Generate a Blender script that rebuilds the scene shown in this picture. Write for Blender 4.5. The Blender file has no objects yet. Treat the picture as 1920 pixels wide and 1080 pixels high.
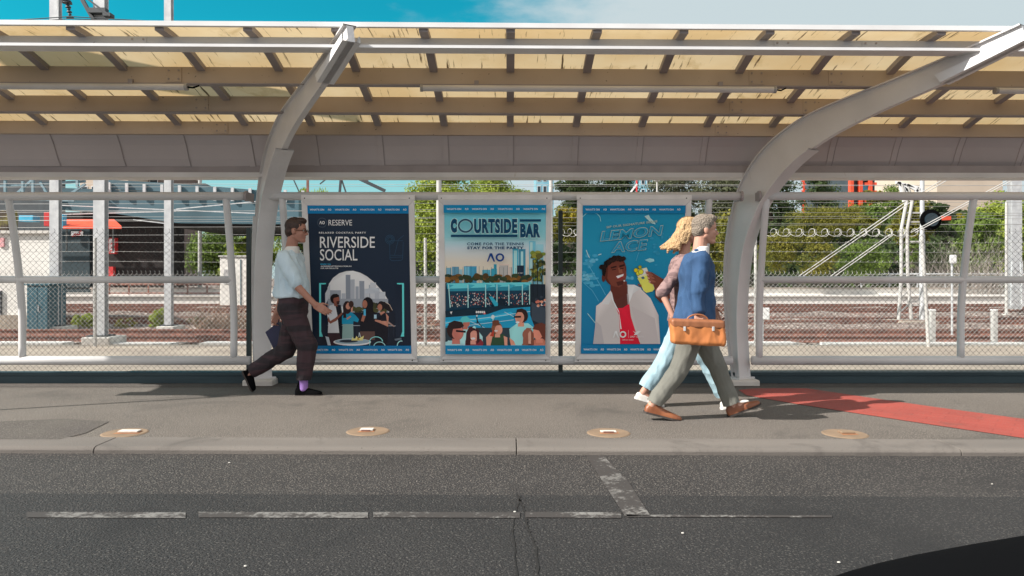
import bpy, bmesh, math, random
from math import sin, cos, pi, radians, sqrt, atan2
from mathutils import Vector, Matrix, noise
random.seed(7)
SC = bpy.context.scene
COL = SC.collection
# ---------------------------------------------------------------- camera
F = 1350.0; CX = 955.0; CY = 520.0; H = 1.18
cam_d = bpy.data.cameras.new("camera"); cam = bpy.data.objects.new("camera", cam_d); COL.objects.link(cam)
cam.location = (0, 0, H); cam.rotation_euler = (radians(90), 0, 0)
cam_d.sensor_width = 36; cam_d.lens = 36 * F / 1920
cam_d.shift_x = (960 - CX) / 1920; cam_d.shift_y = (CY - 540) / 1920
cam_d.clip_start = 0.05; cam_d.clip_end = 2000
SC.camera = cam
# ---------------------------------------------------------------- world
SUN_AZ = Vector((-0.925, -0.38)).normalized(); SUN_EL = radians(37.5)
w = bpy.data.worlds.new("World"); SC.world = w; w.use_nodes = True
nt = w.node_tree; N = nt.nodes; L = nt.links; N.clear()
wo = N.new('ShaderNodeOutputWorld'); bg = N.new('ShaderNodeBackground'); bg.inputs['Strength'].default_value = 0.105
sky = N.new('ShaderNodeTexSky'); sky.sky_type = 'NISHITA'; sky.sun_disc = False
sky.sun_elevation = SUN_EL; sky.sun_rotation = atan2(SUN_AZ.x, SUN_AZ.y)
tint = N.new('ShaderNodeMix'); tint.data_type = 'RGBA'; tint.blend_type = 'MULTIPLY'; tint.inputs[0].default_value = 1
tint.inputs[7].default_value = (0.04, 0.93, 0.84, 1)
tc = N.new('ShaderNodeTexCoord'); sp = N.new('ShaderNodeSeparateXYZ')
dv = N.new('ShaderNodeMath'); dv.operation = 'DIVIDE'
mp = N.new('ShaderNodeMapping'); mp.inputs['Scale'].default_value = (2.2, 1.2, 6.0)
nz = N.new('ShaderNodeTexNoise'); nz.inputs['Scale'].default_value = 2.2; nz.inputs['Detail'].default_value = 9; nz.inputs['Roughness'].default_value = 0.55
ad = N.new('ShaderNodeMath'); ad.operation = 'MULTIPLY_ADD'; ad.inputs[1].default_value = 1.0
rp = N.new('ShaderNodeMapRange'); rp.interpolation_type = 'SMOOTHSTEP'
rp.inputs['From Min'].default_value = 0.25; rp.inputs['From Max'].default_value = 0.62
mx = N.new('ShaderNodeMix'); mx.data_type = 'RGBA'; mx.inputs[7].default_value = (3.5, 4.1, 4.3, 1)
L.new(tc.outputs['Generated'], sp.inputs[0]); L.new(sp.outputs['X'], dv.inputs[0]); L.new(sp.outputs['Y'], dv.inputs[1])
L.new(tc.outputs['Generated'], mp.inputs['Vector']); L.new(mp.outputs[0], nz.inputs['Vector'])
L.new(dv.outputs[0], ad.inputs[0]); L.new(nz.outputs['Fac'], ad.inputs[2]); L.new(ad.outputs[0], rp.inputs['Value'])
# a pale horizon band: clouds thicken low down
hz = N.new('ShaderNodeMapRange'); hz.inputs['From Min'].default_value = 0.24; hz.inputs['From Max'].default_value = 0.05; hz.inputs['To Max'].default_value = 0.85
L.new(sp.outputs['Z'], hz.inputs['Value'])
mxx = N.new('ShaderNodeMath'); mxx.operation = 'MAXIMUM'; L.new(rp.outputs[0], mxx.inputs[0]); L.new(hz.outputs[0], mxx.inputs[1])
bk = N.new('ShaderNodeMapRange'); bk.inputs['From Min'].default_value = 0.12; bk.inputs['From Max'].default_value = -0.25; L.new(sp.outputs['Y'], bk.inputs['Value'])   # pale sky added behind the camera as bright neutral fill
L.new(sky.outputs[0], tint.inputs[6]); L.new(tint.outputs[2], mx.inputs[6]); L.new(mxx.outputs[0], mx.inputs[0])
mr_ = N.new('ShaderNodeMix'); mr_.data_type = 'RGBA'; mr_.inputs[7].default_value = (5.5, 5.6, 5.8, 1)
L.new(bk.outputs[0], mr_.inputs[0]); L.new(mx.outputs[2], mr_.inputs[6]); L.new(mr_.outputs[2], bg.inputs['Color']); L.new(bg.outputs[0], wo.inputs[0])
# ---------------------------------------------------------------- sun
sd = bpy.data.lights.new("sun", 'SUN'); sun = bpy.data.objects.new("sun", sd); COL.objects.link(sun)
sd.energy = 5.0; sd.angle = radians(0.55); sd.color = (1.0, 0.95, 0.89)
sv = Vector((SUN_AZ.x * cos(SUN_EL), SUN_AZ.y * cos(SUN_EL), sin(SUN_EL)))
sun.rotation_euler = sv.to_track_quat('Z', 'Y').to_euler(); sun.location = sv * 50
# ---------------------------------------------------------------- exposure
SC.view_settings.view_transform = 'Standard'; SC.view_settings.look = 'None'
SC.view_settings.exposure = 0.68; SC.view_settings.gamma = 1
SC.render.engine = 'CYCLES'
SC.cycles.max_bounces = 8; SC.cycles.diffuse_bounces = 4; SC.cycles.transparent_max_bounces = 16
SC.cycles.use_denoising = True

# ================================================================ helpers
def lin(c):
    if isinstance(c, str):
        c = c.lstrip('#'); c = tuple(int(c[i:i+2], 16) / 255 for i in (0, 2, 4))
    return tuple(x / 12.92 if x <= 0.04045 else ((x + 0.055) / 1.055) ** 2.4 for x in c[:3])
def P(px, py, d):
    return Vector(((px - CX) * d / F, d, H + (CY - py) * d / F))
MATS = {}
def mat(name, c1, c2=None, rough=0.6, scale=3.0, bump=0.0, bscale=60, metal=0.0, detail=6, lo=0.35, hi=0.65, blot=None,
        stretch=(1, 1, 1), speck=None, speck_scale=200, speck_lo=0.62, transl=0.0, spec=0.5, streak=None):
    """principled with two tones mixed by noise, optional fine speckle, optional drip streaks, optional translucency"""
    if name in MATS: return MATS[name]
    m = bpy.data.materials.new(name); m.use_nodes = True; t = m.node_tree; n = t.nodes; l = t.links
    b = n['Principled BSDF']; out = n['Material Output']
    b.inputs['Roughness'].default_value = rough; b.inputs['Metallic'].default_value = metal
    b.inputs['Specular IOR Level'].default_value = spec
    co = n.new('ShaderNodeTexCoord'); ma = n.new('ShaderNodeMapping'); ma.inputs['Scale'].default_value = stretch
    l.new(co.outputs['Object'], ma.inputs[0])
    if c2 is None: c2 = tuple(x * 0.82 for x in c1)
    no = n.new('ShaderNodeTexNoise'); no.inputs['Scale'].default_value = scale; no.inputs['Detail'].default_value = detail
    l.new(ma.outputs[0], no.inputs['Vector'])
    mr = n.new('ShaderNodeMapRange'); mr.inputs['From Min'].default_value = lo; mr.inputs['From Max'].default_value = hi
    l.new(no.outputs['Fac'], mr.inputs['Value'])
    mi = n.new('ShaderNodeMix'); mi.data_type = 'RGBA'
    mi.inputs[6].default_value = (*c1, 1); mi.inputs[7].default_value = (*c2, 1); l.new(mr.outputs[0], mi.inputs[0])
    colr = mi.outputs[2]
    if speck:
        s = n.new('ShaderNodeTexNoise'); s.inputs['Scale'].default_value = speck_scale; s.inputs['Detail'].default_value = 2
        l.new(co.outputs['Object'], s.inputs['Vector'])
        sr = n.new('ShaderNodeMapRange'); sr.inputs['From Min'].default_value = speck_lo; sr.inputs['From Max'].default_value = speck_lo + 0.06
        l.new(s.outputs['Fac'], sr.inputs['Value'])
        m2 = n.new('ShaderNodeMix'); m2.data_type = 'RGBA'; m2.inputs[7].default_value = (*speck, 1)
        l.new(sr.outputs[0], m2.inputs[0]); l.new(colr, m2.inputs[6]); colr = m2.outputs[2]
    if blot:     # (colour, scale, threshold) broad soft stains
        s = n.new('ShaderNodeTexNoise'); s.inputs['Scale'].default_value = blot[1]; s.inputs['Detail'].default_value = 7; s.inputs['Roughness'].default_value = 0.65; s.inputs['Distortion'].default_value = 0.6
        l.new(co.outputs['Object'], s.inputs['Vector'])
        sr = n.new('ShaderNodeMapRange'); sr.inputs['From Min'].default_value = blot[2]; sr.inputs['From Max'].default_value = blot[2] + 0.16
        l.new(s.outputs['Fac'], sr.inputs['Value'])
        m2 = n.new('ShaderNodeMix'); m2.data_type = 'RGBA'; m2.inputs[7].default_value = (*blot[0], 1)
        l.new(sr.outputs[0], m2.inputs[0]); l.new(colr, m2.inputs[6]); colr = m2.outputs[2]
    if streak:   # (colour, mapping scale, threshold)
        sc_, st_, th_ = streak
        mb = n.new('ShaderNodeMapping'); mb.inputs['Scale'].default_value = st_; l.new(co.outputs['Object'], mb.inputs[0])
        s = n.new('ShaderNodeTexNoise'); s.inputs['Scale'].default_value = 1; s.inputs['Detail'].default_value = 5; s.inputs['Roughness'].default_value = 0.6
        l.new(mb.outputs[0], s.inputs['Vector'])
        sr = n.new('ShaderNodeMapRange'); sr.inputs['From Min'].default_value = th_; sr.inputs['From Max'].default_value = th_ + 0.07
        l.new(s.outputs['Fac'], sr.inputs['Value'])
        m2 = n.new('ShaderNodeMix'); m2.data_type = 'RGBA'; m2.inputs[7].default_value = (*sc_, 1)
        l.new(sr.outputs[0], m2.inputs[0]); l.new(colr, m2.inputs[6]); colr = m2.outputs[2]
    l.new(colr, b.inputs['Base Color'])
    if bump:
        bn = n.new('ShaderNodeTexNoise'); bn.inputs['Scale'].default_value = bscale; bn.inputs['Detail'].default_value = 5
        l.new(co.outputs['Object'], bn.inputs['Vector'])
        bu = n.new('ShaderNodeBump'); bu.inputs['Strength'].default_value = min(1, bump); bu.inputs['Distance'].default_value = 0.01 * max(1, bump)
        l.new(bn.outputs['Fac'], bu.inputs['Height']); l.new(bu.outputs[0], b.inputs['Normal'])
    if transl:
        tr = n.new('ShaderNodeBsdfTranslucent'); l.new(colr, tr.inputs['Color'])
        ms = n.new('ShaderNodeMixShader'); ms.inputs[0].default_value = transl
        l.new(b.outputs[0], ms.inputs[1]); l.new(tr.outputs[0], ms.inputs[2]); l.new(ms.outputs[0], out.inputs[0])
    MATS[name] = m; return m

def tag(o, label=None, cat=None, group=None, kind=None):
    if label: o['label'] = label
    if cat: o['category'] = cat
    if group: o['group'] = group
    if kind: o['kind'] = kind
    return o
WL = {}
def empty(name, loc, label=None, cat=None, group=None):
    o = bpy.data.objects.new(name, None); COL.objects.link(o); o.location = loc; o.empty_display_size = 0.1
    WL[o.name] = Vector(loc); return tag(o, label, cat, group)
def copy_tree(o, parent=None):
    c = o.copy(); COL.objects.link(c)
    if parent: c.parent = parent
    for ch in [x for x in COL.objects if x.parent == o]: copy_tree(ch, c)
    return c
class MB:
    def __init__(s): s.v = []; s.f = []; s.m = []; s.c = []
    def poly(s, pts, m=0, col=None):
        i = len(s.v); s.v += [tuple(p) for p in pts]; s.f.append(list(range(i, i + len(pts)))); s.m.append(m); s.c.append(col)
    def box(s, x0, x1, y0, y1, z0, z1, m=0, fn=None):
        if x0 > x1: x0, x1 = x1, x0
        if y0 > y1: y0, y1 = y1, y0
        if z0 > z1: z0, z1 = z1, z0
        c = [(x0,y0,z0),(x1,y0,z0),(x1,y1,z0),(x0,y1,z0),(x0,y0,z1),(x1,y0,z1),(x1,y1,z1),(x0,y1,z1)]
        if fn: c = [fn(*p) for p in c]
        i = len(s.v); s.v += c
        for f in ((0,3,2,1),(4,5,6,7),(0,1,5,4),(1,2,6,5),(2,3,7,6),(3,0,4,7)):
            s.f.append([i + k for k in f]); s.m.append(m); s.c.append(None)
    def obox(s, p0, p1, wdt, hgt, up=(0, 0, 1), m=0):
        """box beam from p0 to p1"""
        p0, p1 = Vector(p0), Vector(p1); t = (p1 - p0).normalized(); up = Vector(up)
        a = t.cross(up)
        if a.length < 1e-4: a = t.cross(Vector((0, 1, 0)))
        a.normalize(); b = a.cross(t).normalized(); i = len(s.v)
        for p in (p0, p1):
            for (u, q) in ((-1,-1),(1,-1),(1,1),(-1,1)): s.v.append(tuple(p + a * u * wdt / 2 + b * q * hgt / 2))
        for f in ((3,2,1,0),(4,5,6,7),(0,1,5,4),(1,2,6,5),(2,3,7,6),(3,0,4,7)):
            s.f.append([i + k for k in f]); s.m.append(m); s.c.append(None)
    def tube(s, pts, r, n=10, m=0, caps=True):
        pts = [Vector(p) for p in pts]; k = len(pts); base = len(s.v)
        rs = r if isinstance(r, (list, tuple)) else [r] * k
        ref = None
        for i, p in enumerate(pts):
            t = (pts[min(i + 1, k - 1)] - pts[max(i - 1, 0)]).normalized()
            if ref is None:
                ref = t.cross(Vector((0, 0, 1)))
                if ref.length < 1e-3: ref = t.cross(Vector((0, 1, 0)))
            a = (ref - t * ref.dot(t)).normalized(); ref = a; b = t.cross(a)
            for j in range(n):
                g = 2 * pi * j / n; s.v.append(tuple(p + (a * cos(g) + b * sin(g)) * rs[i]))
        for i in range(k - 1):
            for j in range(n):
                a0 = base + i * n + j; a1 = base + i * n + (j + 1) % n
                s.f.append([a0, a1, a1 + n, a0 + n]); s.m.append(m); s.c.append(None)
        if caps:
            s.f.append([base + j for j in range(n)][::-1]); s.m.append(m); s.c.append(None)
            s.f.append([base + (k - 1) * n + j for j in range(n)]); s.m.append(m); s.c.append(None)
    def extrude_x(s, prof, x0, x1, m=0, fn=None, nx=1):
        """closed profile [(y,z)] extruded along x"""
        k = len(prof); base = len(s.v)
        for q in range(nx + 1):
            x = x0 + (x1 - x0) * q / nx
            for (y, z) in prof: s.v.append(fn(x, y, z) if fn else (x, y, z))
        for q in range(nx):
            for j in range(k):
                a = base + q * k + j; b = base + q * k + (j + 1) % k
                s.f.append([a, b, b + k, a + k]); s.m.append(m); s.c.append(None)
        s.f.append([base + j for j in range(k)]); s.m.append(m); s.c.append(None)
        s.f.append([base + nx * k + j for j in range(k)][::-1]); s.m.append(m); s.c.append(None)
    def build(s, name, mats, parent=None, origin=None, smooth=False, bevel=0, fixn=True):
        if not isinstance(mats, (list, tuple)): mats = [mats]
        if origin is None: origin = WL[parent.name] if parent and parent.name in WL else Vector((0, 0, 0))
        o3 = Vector(origin)
        me = bpy.data.meshes.new(name); me.from_pydata([tuple(Vector(v) - o3) for v in s.v], [], s.f)
        for mm in mats: me.materials.append(mm)
        me.polygons.foreach_set('material_index', s.m)
        if any(c is not None for c in s.c):
            at = me.color_attributes.new('Col', 'FLOAT_COLOR', 'CORNER'); li = 0; buf = []
            for f, c in zip(s.f, s.c):
                if c is None: c = (1, 1, 1)
                if isinstance(c[0], (tuple, list)):
                    for q in c: buf += [*q[:3], 1]
                else:
                    for _ in f: buf += [*c[:3], 1]
            at.data.foreach_set('color', buf)
        if fixn:
            bm = bmesh.new(); bm.from_mesh(me); bmesh.ops.recalc_face_normals(bm, faces=bm.faces[:]); bm.to_mesh(me); bm.free()
        if smooth: me.polygons.foreach_set('use_smooth', [True] * len(me.polygons))
        me.update()
        o = bpy.data.objects.new(name, me); COL.objects.link(o)
        if parent: o.parent = parent; WL[o.name] = Vector(origin)
        else: o.location = o3; WL[o.name] = o3
        if bevel:
            b = o.modifiers.new('bevel', 'BEVEL'); b.width = bevel; b.segments = 2; b.limit_method = 'ANGLE'
        if smooth:
            try:
                e = o.modifiers.new('wn', 'WEIGHTED_NORMAL'); o.modifiers.remove(e)
            except Exception: pass
        return o
# ================================================================ materials
m_paint = mat('off_white_paint', (0.70, 0.68, 0.67), (0.60, 0.58, 0.57), rough=0.45, scale=1.6, bump=0.15, bscale=40,
              streak=((0.42, 0.34, 0.26), (14, 14, 2.5), 0.69))
m_purlin = mat('grey_paint_purlin', (0.54, 0.445, 0.36), (0.45, 0.36, 0.285), rough=0.6, scale=1.2, speck=(0.12, 0.10, 0.09), speck_scale=38, speck_lo=0.72)
m_gutter = mat('blue_grey_beam', (0.50, 0.52, 0.56), (0.42, 0.44, 0.48), rough=0.5, scale=1.4, speck=(0.15, 0.14, 0.13), speck_scale=45, speck_lo=0.73)
m_white = mat('white_edge_paint', (0.78, 0.78, 0.77), (0.70, 0.69, 0.68), rough=0.4, scale=3)
m_sheet = mat('stained_cream_sheet', (0.80, 0.62, 0.38), (0.70, 0.49, 0.25), rough=0.7, scale=1.3, transl=0.42, blot=((0.55, 0.38, 0.18), 2.2, 0.56),
              streak=((0.10, 0.06, 0.03), (30, 2.0, 2.0), 0.60))
m_wall = mat('lavender_grey_panel', (0.54, 0.49, 0.49), (0.47, 0.425, 0.425), rough=0.6, scale=0.9, streak=((0.22, 0.19, 0.18), (8, 8, 2), 0.76))
m_trim = mat('panel_trim', (0.36, 0.32, 0.32), rough=0.6)
m_pave = mat('fine_asphalt_path', (0.125, 0.109, 0.095), (0.096, 0.083, 0.072), rough=0.9, blot=((0.075, 0.066, 0.058), 0.9, 0.55), scale=0.9, bump=0.9, bscale=140, speck=(0.33, 0.29, 0.24), speck_scale=120, speck_lo=0.56)
m_patch = mat('dark_asphalt_patch', (0.10, 0.087, 0.074), (0.08, 0.068, 0.06), rough=0.9, scale=2, bump=0.9, bscale=140, speck=(0.30, 0.27, 0.24), speck_scale=160, speck_lo=0.61)
m_road = mat('coarse_asphalt', (0.040, 0.0355, 0.033), (0.026, 0.023, 0.022), rough=0.85, blot=((0.025, 0.022, 0.021), 1.1, 0.54), scale=1.0, bump=2.2, bscale=90, speck=(0.17, 0.15, 0.13), speck_scale=85, speck_lo=0.57)
m_road2 = mat('dark_asphalt', (0.025, 0.023, 0.0225), (0.017, 0.016, 0.016), rough=0.85, blot=((0.015, 0.014, 0.014), 0.9, 0.54), scale=1.0, bump=2.0, bscale=100, speck=(0.085, 0.078, 0.07), speck_scale=85, speck_lo=0.58)
m_kerb = mat('kerb_concrete', (0.175, 0.155, 0.136), (0.138, 0.122, 0.108), rough=0.9, blot=((0.10, 0.088, 0.078), 2.5, 0.56), scale=1.2, bump=0.5, bscale=120, stretch=(0.4, 2, 2), speck=(0.09, 0.08, 0.07), speck_scale=60, speck_lo=0.68)
m_conc = mat('pale_concrete', (0.62, 0.59, 0.54), (0.48, 0.45, 0.41), rough=0.9, scale=2.5, bump=0.6, bscale=30, streak=((0.27, 0.24, 0.21), (3, 3, 1), 0.66))
m_conc_w = mat('whitewashed_concrete', (0.74, 0.72, 0.68), (0.60, 0.57, 0.53), rough=0.9, scale=1.2, stretch=(0.3, 1, 1), streak=((0.30, 0.26, 0.23), (0.7, 2, 5), 0.64))
m_sand = mat('sandy_concrete', (0.34, 0.285, 0.225), (0.25, 0.205, 0.165), rough=0.95, scale=1.5, bump=0.5, bscale=60, speck=(0.25, 0.21, 0.18), speck_scale=25, speck_lo=0.67)
m_ballast = mat('rusty_ballast', (0.19, 0.135, 0.11), (0.085, 0.056, 0.046), rough=0.95, scale=7, bump=3, bscale=14, speck=(0.55, 0.48, 0.42), speck_scale=16, speck_lo=0.58, detail=9)
m_rail = mat('rusty_rail', (0.26, 0.11, 0.075), (0.14, 0.065, 0.05), rough=0.7, scale=6)
m_tie = mat('sleeper', (0.36, 0.31, 0.27), (0.24, 0.20, 0.17), rough=0.9, scale=5)
m_teal = mat('dark_teal_board', (0.030, 0.058, 0.068), (0.018, 0.038, 0.046), rough=0.6, scale=2.5, stretch=(0.5, 1, 3), streak=((0.10, 0.12, 0.12), (2, 4, 16), 0.70))
m_wire = mat('galvanised_wire', (0.42, 0.41, 0.39), (0.30, 0.29, 0.28), rough=0.5, metal=0.5, scale=2)
m_wire_d = mat('weathered_dark_wire', (0.075, 0.07, 0.066), (0.04, 0.038, 0.036), rough=0.7, scale=2)
m_wire_w = mat('bright_galvanised_wire', (0.50, 0.49, 0.46), (0.40, 0.39, 0.37), rough=0.5, scale=2)
m_post_d = mat('dark_green_post', (0.03, 0.05, 0.048), (0.02, 0.034, 0.034), rough=0.5)
m_galv = mat('galvanised_steel', (0.55, 0.56, 0.56), (0.42, 0.43, 0.44), rough=0.5, scale=6, metal=0.15, streak=((0.30, 0.30, 0.29), (5, 5, 1.2), 0.66))
m_galv_d = mat('dark_steel', (0.05, 0.06, 0.066), (0.035, 0.042, 0.048), rough=0.6)
m_red = mat('red_path_paint', (0.38, 0.062, 0.042), (0.29, 0.05, 0.036), rough=0.8, blot=((0.22, 0.055, 0.04), 2.2, 0.56), scale=1.4)
m_line = mat('worn_line_paint', (0.22, 0.21, 0.195), (0.15, 0.142, 0.132), rough=0.8, scale=8)
m_alu = mat('aluminium_frame', (0.80, 0.78, 0.76), (0.72, 0.70, 0.68), rough=0.38, metal=0.0, scale=5, streak=((0.35, 0.30, 0.25), (6, 6, 6), 0.74))
m_black = mat('black_rubber', (0.004, 0.004, 0.0045), rough=0.8, spec=0.03)
m_orange = mat('orange_awning', (0.75, 0.09, 0.03), (0.6, 0.07, 0.03), rough=0.6)
m_redp = mat('red_paint', (0.55, 0.03, 0.03), (0.4, 0.02, 0.02), rough=0.5)
m_bluep = mat('blue_sheet', (0.05, 0.42, 0.62), (0.04, 0.3, 0.46), rough=0.5)
m_girder = mat('teal_girder', (0.055, 0.12, 0.15), (0.035, 0.08, 0.10), rough=0.6, scale=0.4, streak=((0.12, 0.17, 0.19), (0.6, 1, 3), 0.62))
m_beige = mat('beige_render', (0.52, 0.43, 0.34), (0.45, 0.37, 0.29), rough=0.9, scale=0.3)
m_glass = mat('dark_glass', (0.02, 0.035, 0.045), rough=0.08)
m_wwall = mat('white_painted_wall', (0.74, 0.72, 0.67), (0.64, 0.61, 0.56), rough=0.9, scale=0.9, streak=((0.45, 0.40, 0.35), (2, 2, 1), 0.68))
m_cab = mat('teal_cabinet_paint', (0.03, 0.10, 0.13), (0.02, 0.075, 0.10), rough=0.5, scale=1.5)
m_grey = mat('grey_box', (0.42, 0.41, 0.40), rough=0.6)
m_rust = mat('rust_patch', (0.42, 0.20, 0.09), (0.30, 0.13, 0.06), rough=0.9, scale=12)
m_tan = mat('dirty_cover', (0.26, 0.18, 0.115), (0.20, 0.14, 0.09), rough=0.8, scale=6)

# road paint worn through: mask paint by noise
def worn(m, thr=0.5, base=(0.07, 0.063, 0.06)):
    t = m.node_tree; n = t.nodes; l = t.links; b = n['Principled BSDF']
    src = b.inputs['Base Color'].links[0].from_socket
    co = [x for x in n if x.type == 'TEX_COORD'][0]
    nn = n.new('ShaderNodeTexNoise'); nn.inputs['Scale'].default_value = 34; nn.inputs['Detail'].default_value = 8; nn.inputs['Roughness'].default_value = 0.7
    n2 = n.new('ShaderNodeTexNoise'); n2.inputs['Scale'].default_value = 3.0; n2.inputs['Detail'].default_value = 3
    l.new(co.outputs['Object'], nn.inputs['Vector']); l.new(co.outputs['Object'], n2.inputs['Vector'])
    am = n.new('ShaderNodeMath'); am.operation = 'ADD'; l.new(nn.outputs['Fac'], am.inputs[0]); l.new(n2.outputs['Fac'], am.inputs[1])
    r = n.new('ShaderNodeMapRange'); r.inputs['From Min'].default_value = thr * 2 - 0.06; r.inputs['From Max'].default_value = thr * 2 + 0.08
    l.new(am.outputs[0], r.inputs['Value'])
    mi = n.new('ShaderNodeMix'); mi.data_type = 'RGBA'; mi.inputs[6].default_value = (*base, 1)
    l.new(src, mi.inputs[7]); l.new(r.outputs[0], mi.inputs[0]); l.new(mi.outputs[2], b.inputs['Base Color'])
worn(m_line, 0.535, (0.045, 0.039, 0.036))
# brick pattern imprint on the red path
def brick_imprint(m):
    t = m.node_tree; n = t.nodes; l = t.links; b = n['Principled BSDF']; src = b.inputs['Base Color'].links[0].from_socket
    co = [x for x in n if x.type == 'TEX_COORD'][0]
    ma = n.new('ShaderNodeMapping'); ma.inputs['Rotation'].default_value = (0, 0, radians(38)); l.new(co.outputs['Object'], ma.inputs[0])
    br = n.new('ShaderNodeTexBrick'); br.inputs['Scale'].default_value = 1; br.inputs['Mortar Size'].default_value = 0.006
    br.inputs['Brick Width'].default_value = 0.24; br.inputs['Row Height'].default_value = 0.12
    br.inputs['Color1'].default_value = (1, 1, 1, 1); br.inputs['Color2'].default_value = (0.9, 0.9, 0.9, 1); br.inputs['Mortar'].default_value = (0.8, 0.76, 0.76, 1)
    l.new(ma.outputs[0], br.inputs['Vector'])
    mi = n.new('ShaderNodeMix'); mi.data_type = 'RGBA'; mi.blend_type = 'MULTIPLY'; mi.inputs[0].default_value = 1
    l.new(src, mi.inputs[6]); l.new(br.outputs['Color'], mi.inputs[7])
    nz_ = n.new('ShaderNodeTexNoise'); nz_.inputs['Scale'].default_value = 170; nz_.inputs['Detail'].default_value = 2
    l.new(co.outputs['Object'], nz_.inputs['Vector'])
    r = n.new('ShaderNodeMapRange'); r.inputs['From Min'].default_value = 0.62; r.inputs['From Max'].default_value = 0.68; l.new(nz_.outputs['Fac'], r.inputs['Value'])
    m3 = n.new('ShaderNodeMix'); m3.data_type = 'RGBA'; m3.inputs[7].default_value = (0.22, 0.17, 0.15, 1); l.new(r.outputs[0], m3.inputs[0]); l.new(mi.outputs[2], m3.inputs[6])
    l.new(m3.outputs[2], b.inputs['Base Color'])
brick_imprint(m_red)

# ================================================================ ground
def G(px, py, z=0.0):
    d = F * (H - z) / (py - CY); return Vector(((px - CX) * d / F, d, z))
K0, K1 = 4.97, 5.27          # kerb front and back lines
SK = -0.012                   # the kerb runs slightly towards the camera on the right
def kl(x, y, z): return (x, y + SK * x, z)
mb = MB(); mb.poly([(-400, K0 - 0.02, -0.30), (400, K0 - 0.02, -0.30), (400, 900, -0.30), (-400, 900, -0.30)])
tag(mb.build('ground', m_ballast), kind='structure')
# path (pavement) slab
mb = MB(); ny = 12
mb.poly([kl(-40, K1, 0), kl(40, K1, 0), (40, 8.2, 0), (-40, 8.2, 0)])
tag(mb.build('pavement', m_pave), kind='structure')
# kerb with a bull nose
mb = MB(); prof = [(K0, -0.30), (K0, -0.02), (K0 + 0.012, -0.006), (K0 + 0.035, 0.001), (K1, 0.004), (K1, -0.30)]
js = [-40, -7.2, -2.89, 0.05, 3.1, 6.1, 40]
for a, b in zip(js[:-1], js[1:]): mb.extrude_x(prof, a + 0.003, b - 0.003, fn=kl)
tag(mb.build('kerb', m_kerb, bevel=0.004), kind='structure')
# road: coarse band and darker band
ZR = -0.045
mb = MB(); mb.poly([kl(-60, 4.05, ZR), kl(60, 4.05, ZR), kl(60, K0 + 0.001, ZR), kl(-60, K0 + 0.001, ZR)])
tag(mb.build('road', m_road), kind='structure')
mb = MB(); mb.poly([(-60, -60, ZR - 0.0), (60, -60, ZR - 0.0), kl(60, 4.05, ZR - 0.0), kl(-60, 4.05, ZR)])
tag(mb.build('road_lane', m_road2), kind='structure')
# darker repaired patch in the path
mb = MB(); z = 0.004
mb.poly([G(-40, 792, z), G(120, 785, z), G(205, 790, z), G(160, 812, z), G(112, 823.5, z), G(-60, 823.5, z)])
tag(mb.build('path_patch', m_patch), kind='structure')
# red imprinted path
mb = MB(); z = 0.004
mb.poly([G(1385, 731, z), G(1415, 728, z), G(1512, 728, z), G(1600, 741, z), G(1760, 764, z), G(1925, 786, z), G(2200, 823, z), G(2300, 860, z), G(1925, 822, z), G(1760, 798, z), G(1595, 773, z), G(1480, 755, z), G(1400, 741, z)])
tag(mb.build('red_path', m_red), kind='structure')
# road markings
def mark(name, quads):
    m = MB()
    for q in quads: m.poly([G(x, y, ZR + 0.004) for x, y in q])
    return tag(m.build(name, m_line), kind='structure')
mark('dashed_line', [[(a, 959.5), (b, 960.5), (b, 971), (a, 970)] for a, b in ((50, 348), (372, 690), (700, 975), (985, 1165))] )
mark('faint_line', [[(1175, 965), (1560, 966), (1560, 970), (1175, 969)]])
mark('bay_line', [[(1098, 853), (1130, 853), (1180, 905), (1219, 966), (1172, 968)]])
# trench seam in the road: two ragged tar lines
mb = MB()
def ragged(pts, wd, z=ZR + 0.003, seg=14):
    P0 = []
    for (a, b) in zip(pts[:-1], pts[1:]):
        for k in range(seg): P0.append((a[0] + (b[0]-a[0])*k/seg, a[1] + (b[1]-a[1])*k/seg))
    P0.append(pts[-1]); W = [wd * (0.4 + 1.1 * random.random()) for _ in P0]; J = [(random.random() - 0.5) * wd * 1.6 for _ in P0]
    for i in range(len(P0) - 1):
        a, b = P0[i], P0[i+1]
        mb.poly([G(a[0] - W[i] + J[i], a[1], z), G(b[0] - W[i+1] + J[i+1], b[1], z), G(b[0] + W[i+1] + J[i+1], b[1], z), G(a[0] + W[i] + J[i], a[1], z)])
ragged([(968, 926), (985, 960), (990, 990), (1006, 1030), (1012, 1120)], 2.2)
ragged([(976, 930), (962, 975), (962, 1010), (975, 1120)], 1.5)
m_tar = mat('tar', (0.018, 0.016, 0.015), rough=0.7)
tag(mb.build('road_crack', m_tar), kind='structure')
# pale chips and leaves on the road (small litter)
lit = [(460, 1062), (1573, 1055), (1860, 908), (965, 960), (1280, 1000), (430, 868)]
for i, (x, y) in enumerate(lit):
    mb = MB(); c = G(x, y, ZR + 0.004); r = 0.005 + 0.004 * random.random(); a0 = random.random() * 6
    n_ = 6; ring = [c + Vector((cos(a0 + 2*pi*k/n_) * r * (1 + 0.5*random.random()), sin(a0 + 2*pi*k/n_) * r * 0.8, 0.001)) for k in range(n_)]
    top = [p + (c - p) * 0.25 + Vector((0, 0, 0.004)) for p in ring]
    mb.poly(top)
    for k in range(n_): mb.poly([ring[k], ring[(k+1) % n_], top[(k+1) % n_], top[k]])
    tag(mb.build('pebble', m_conc, origin=c), 'small pale stone chip lying on the dark asphalt road', 'pebble', 'stone chips on the road')

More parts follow.
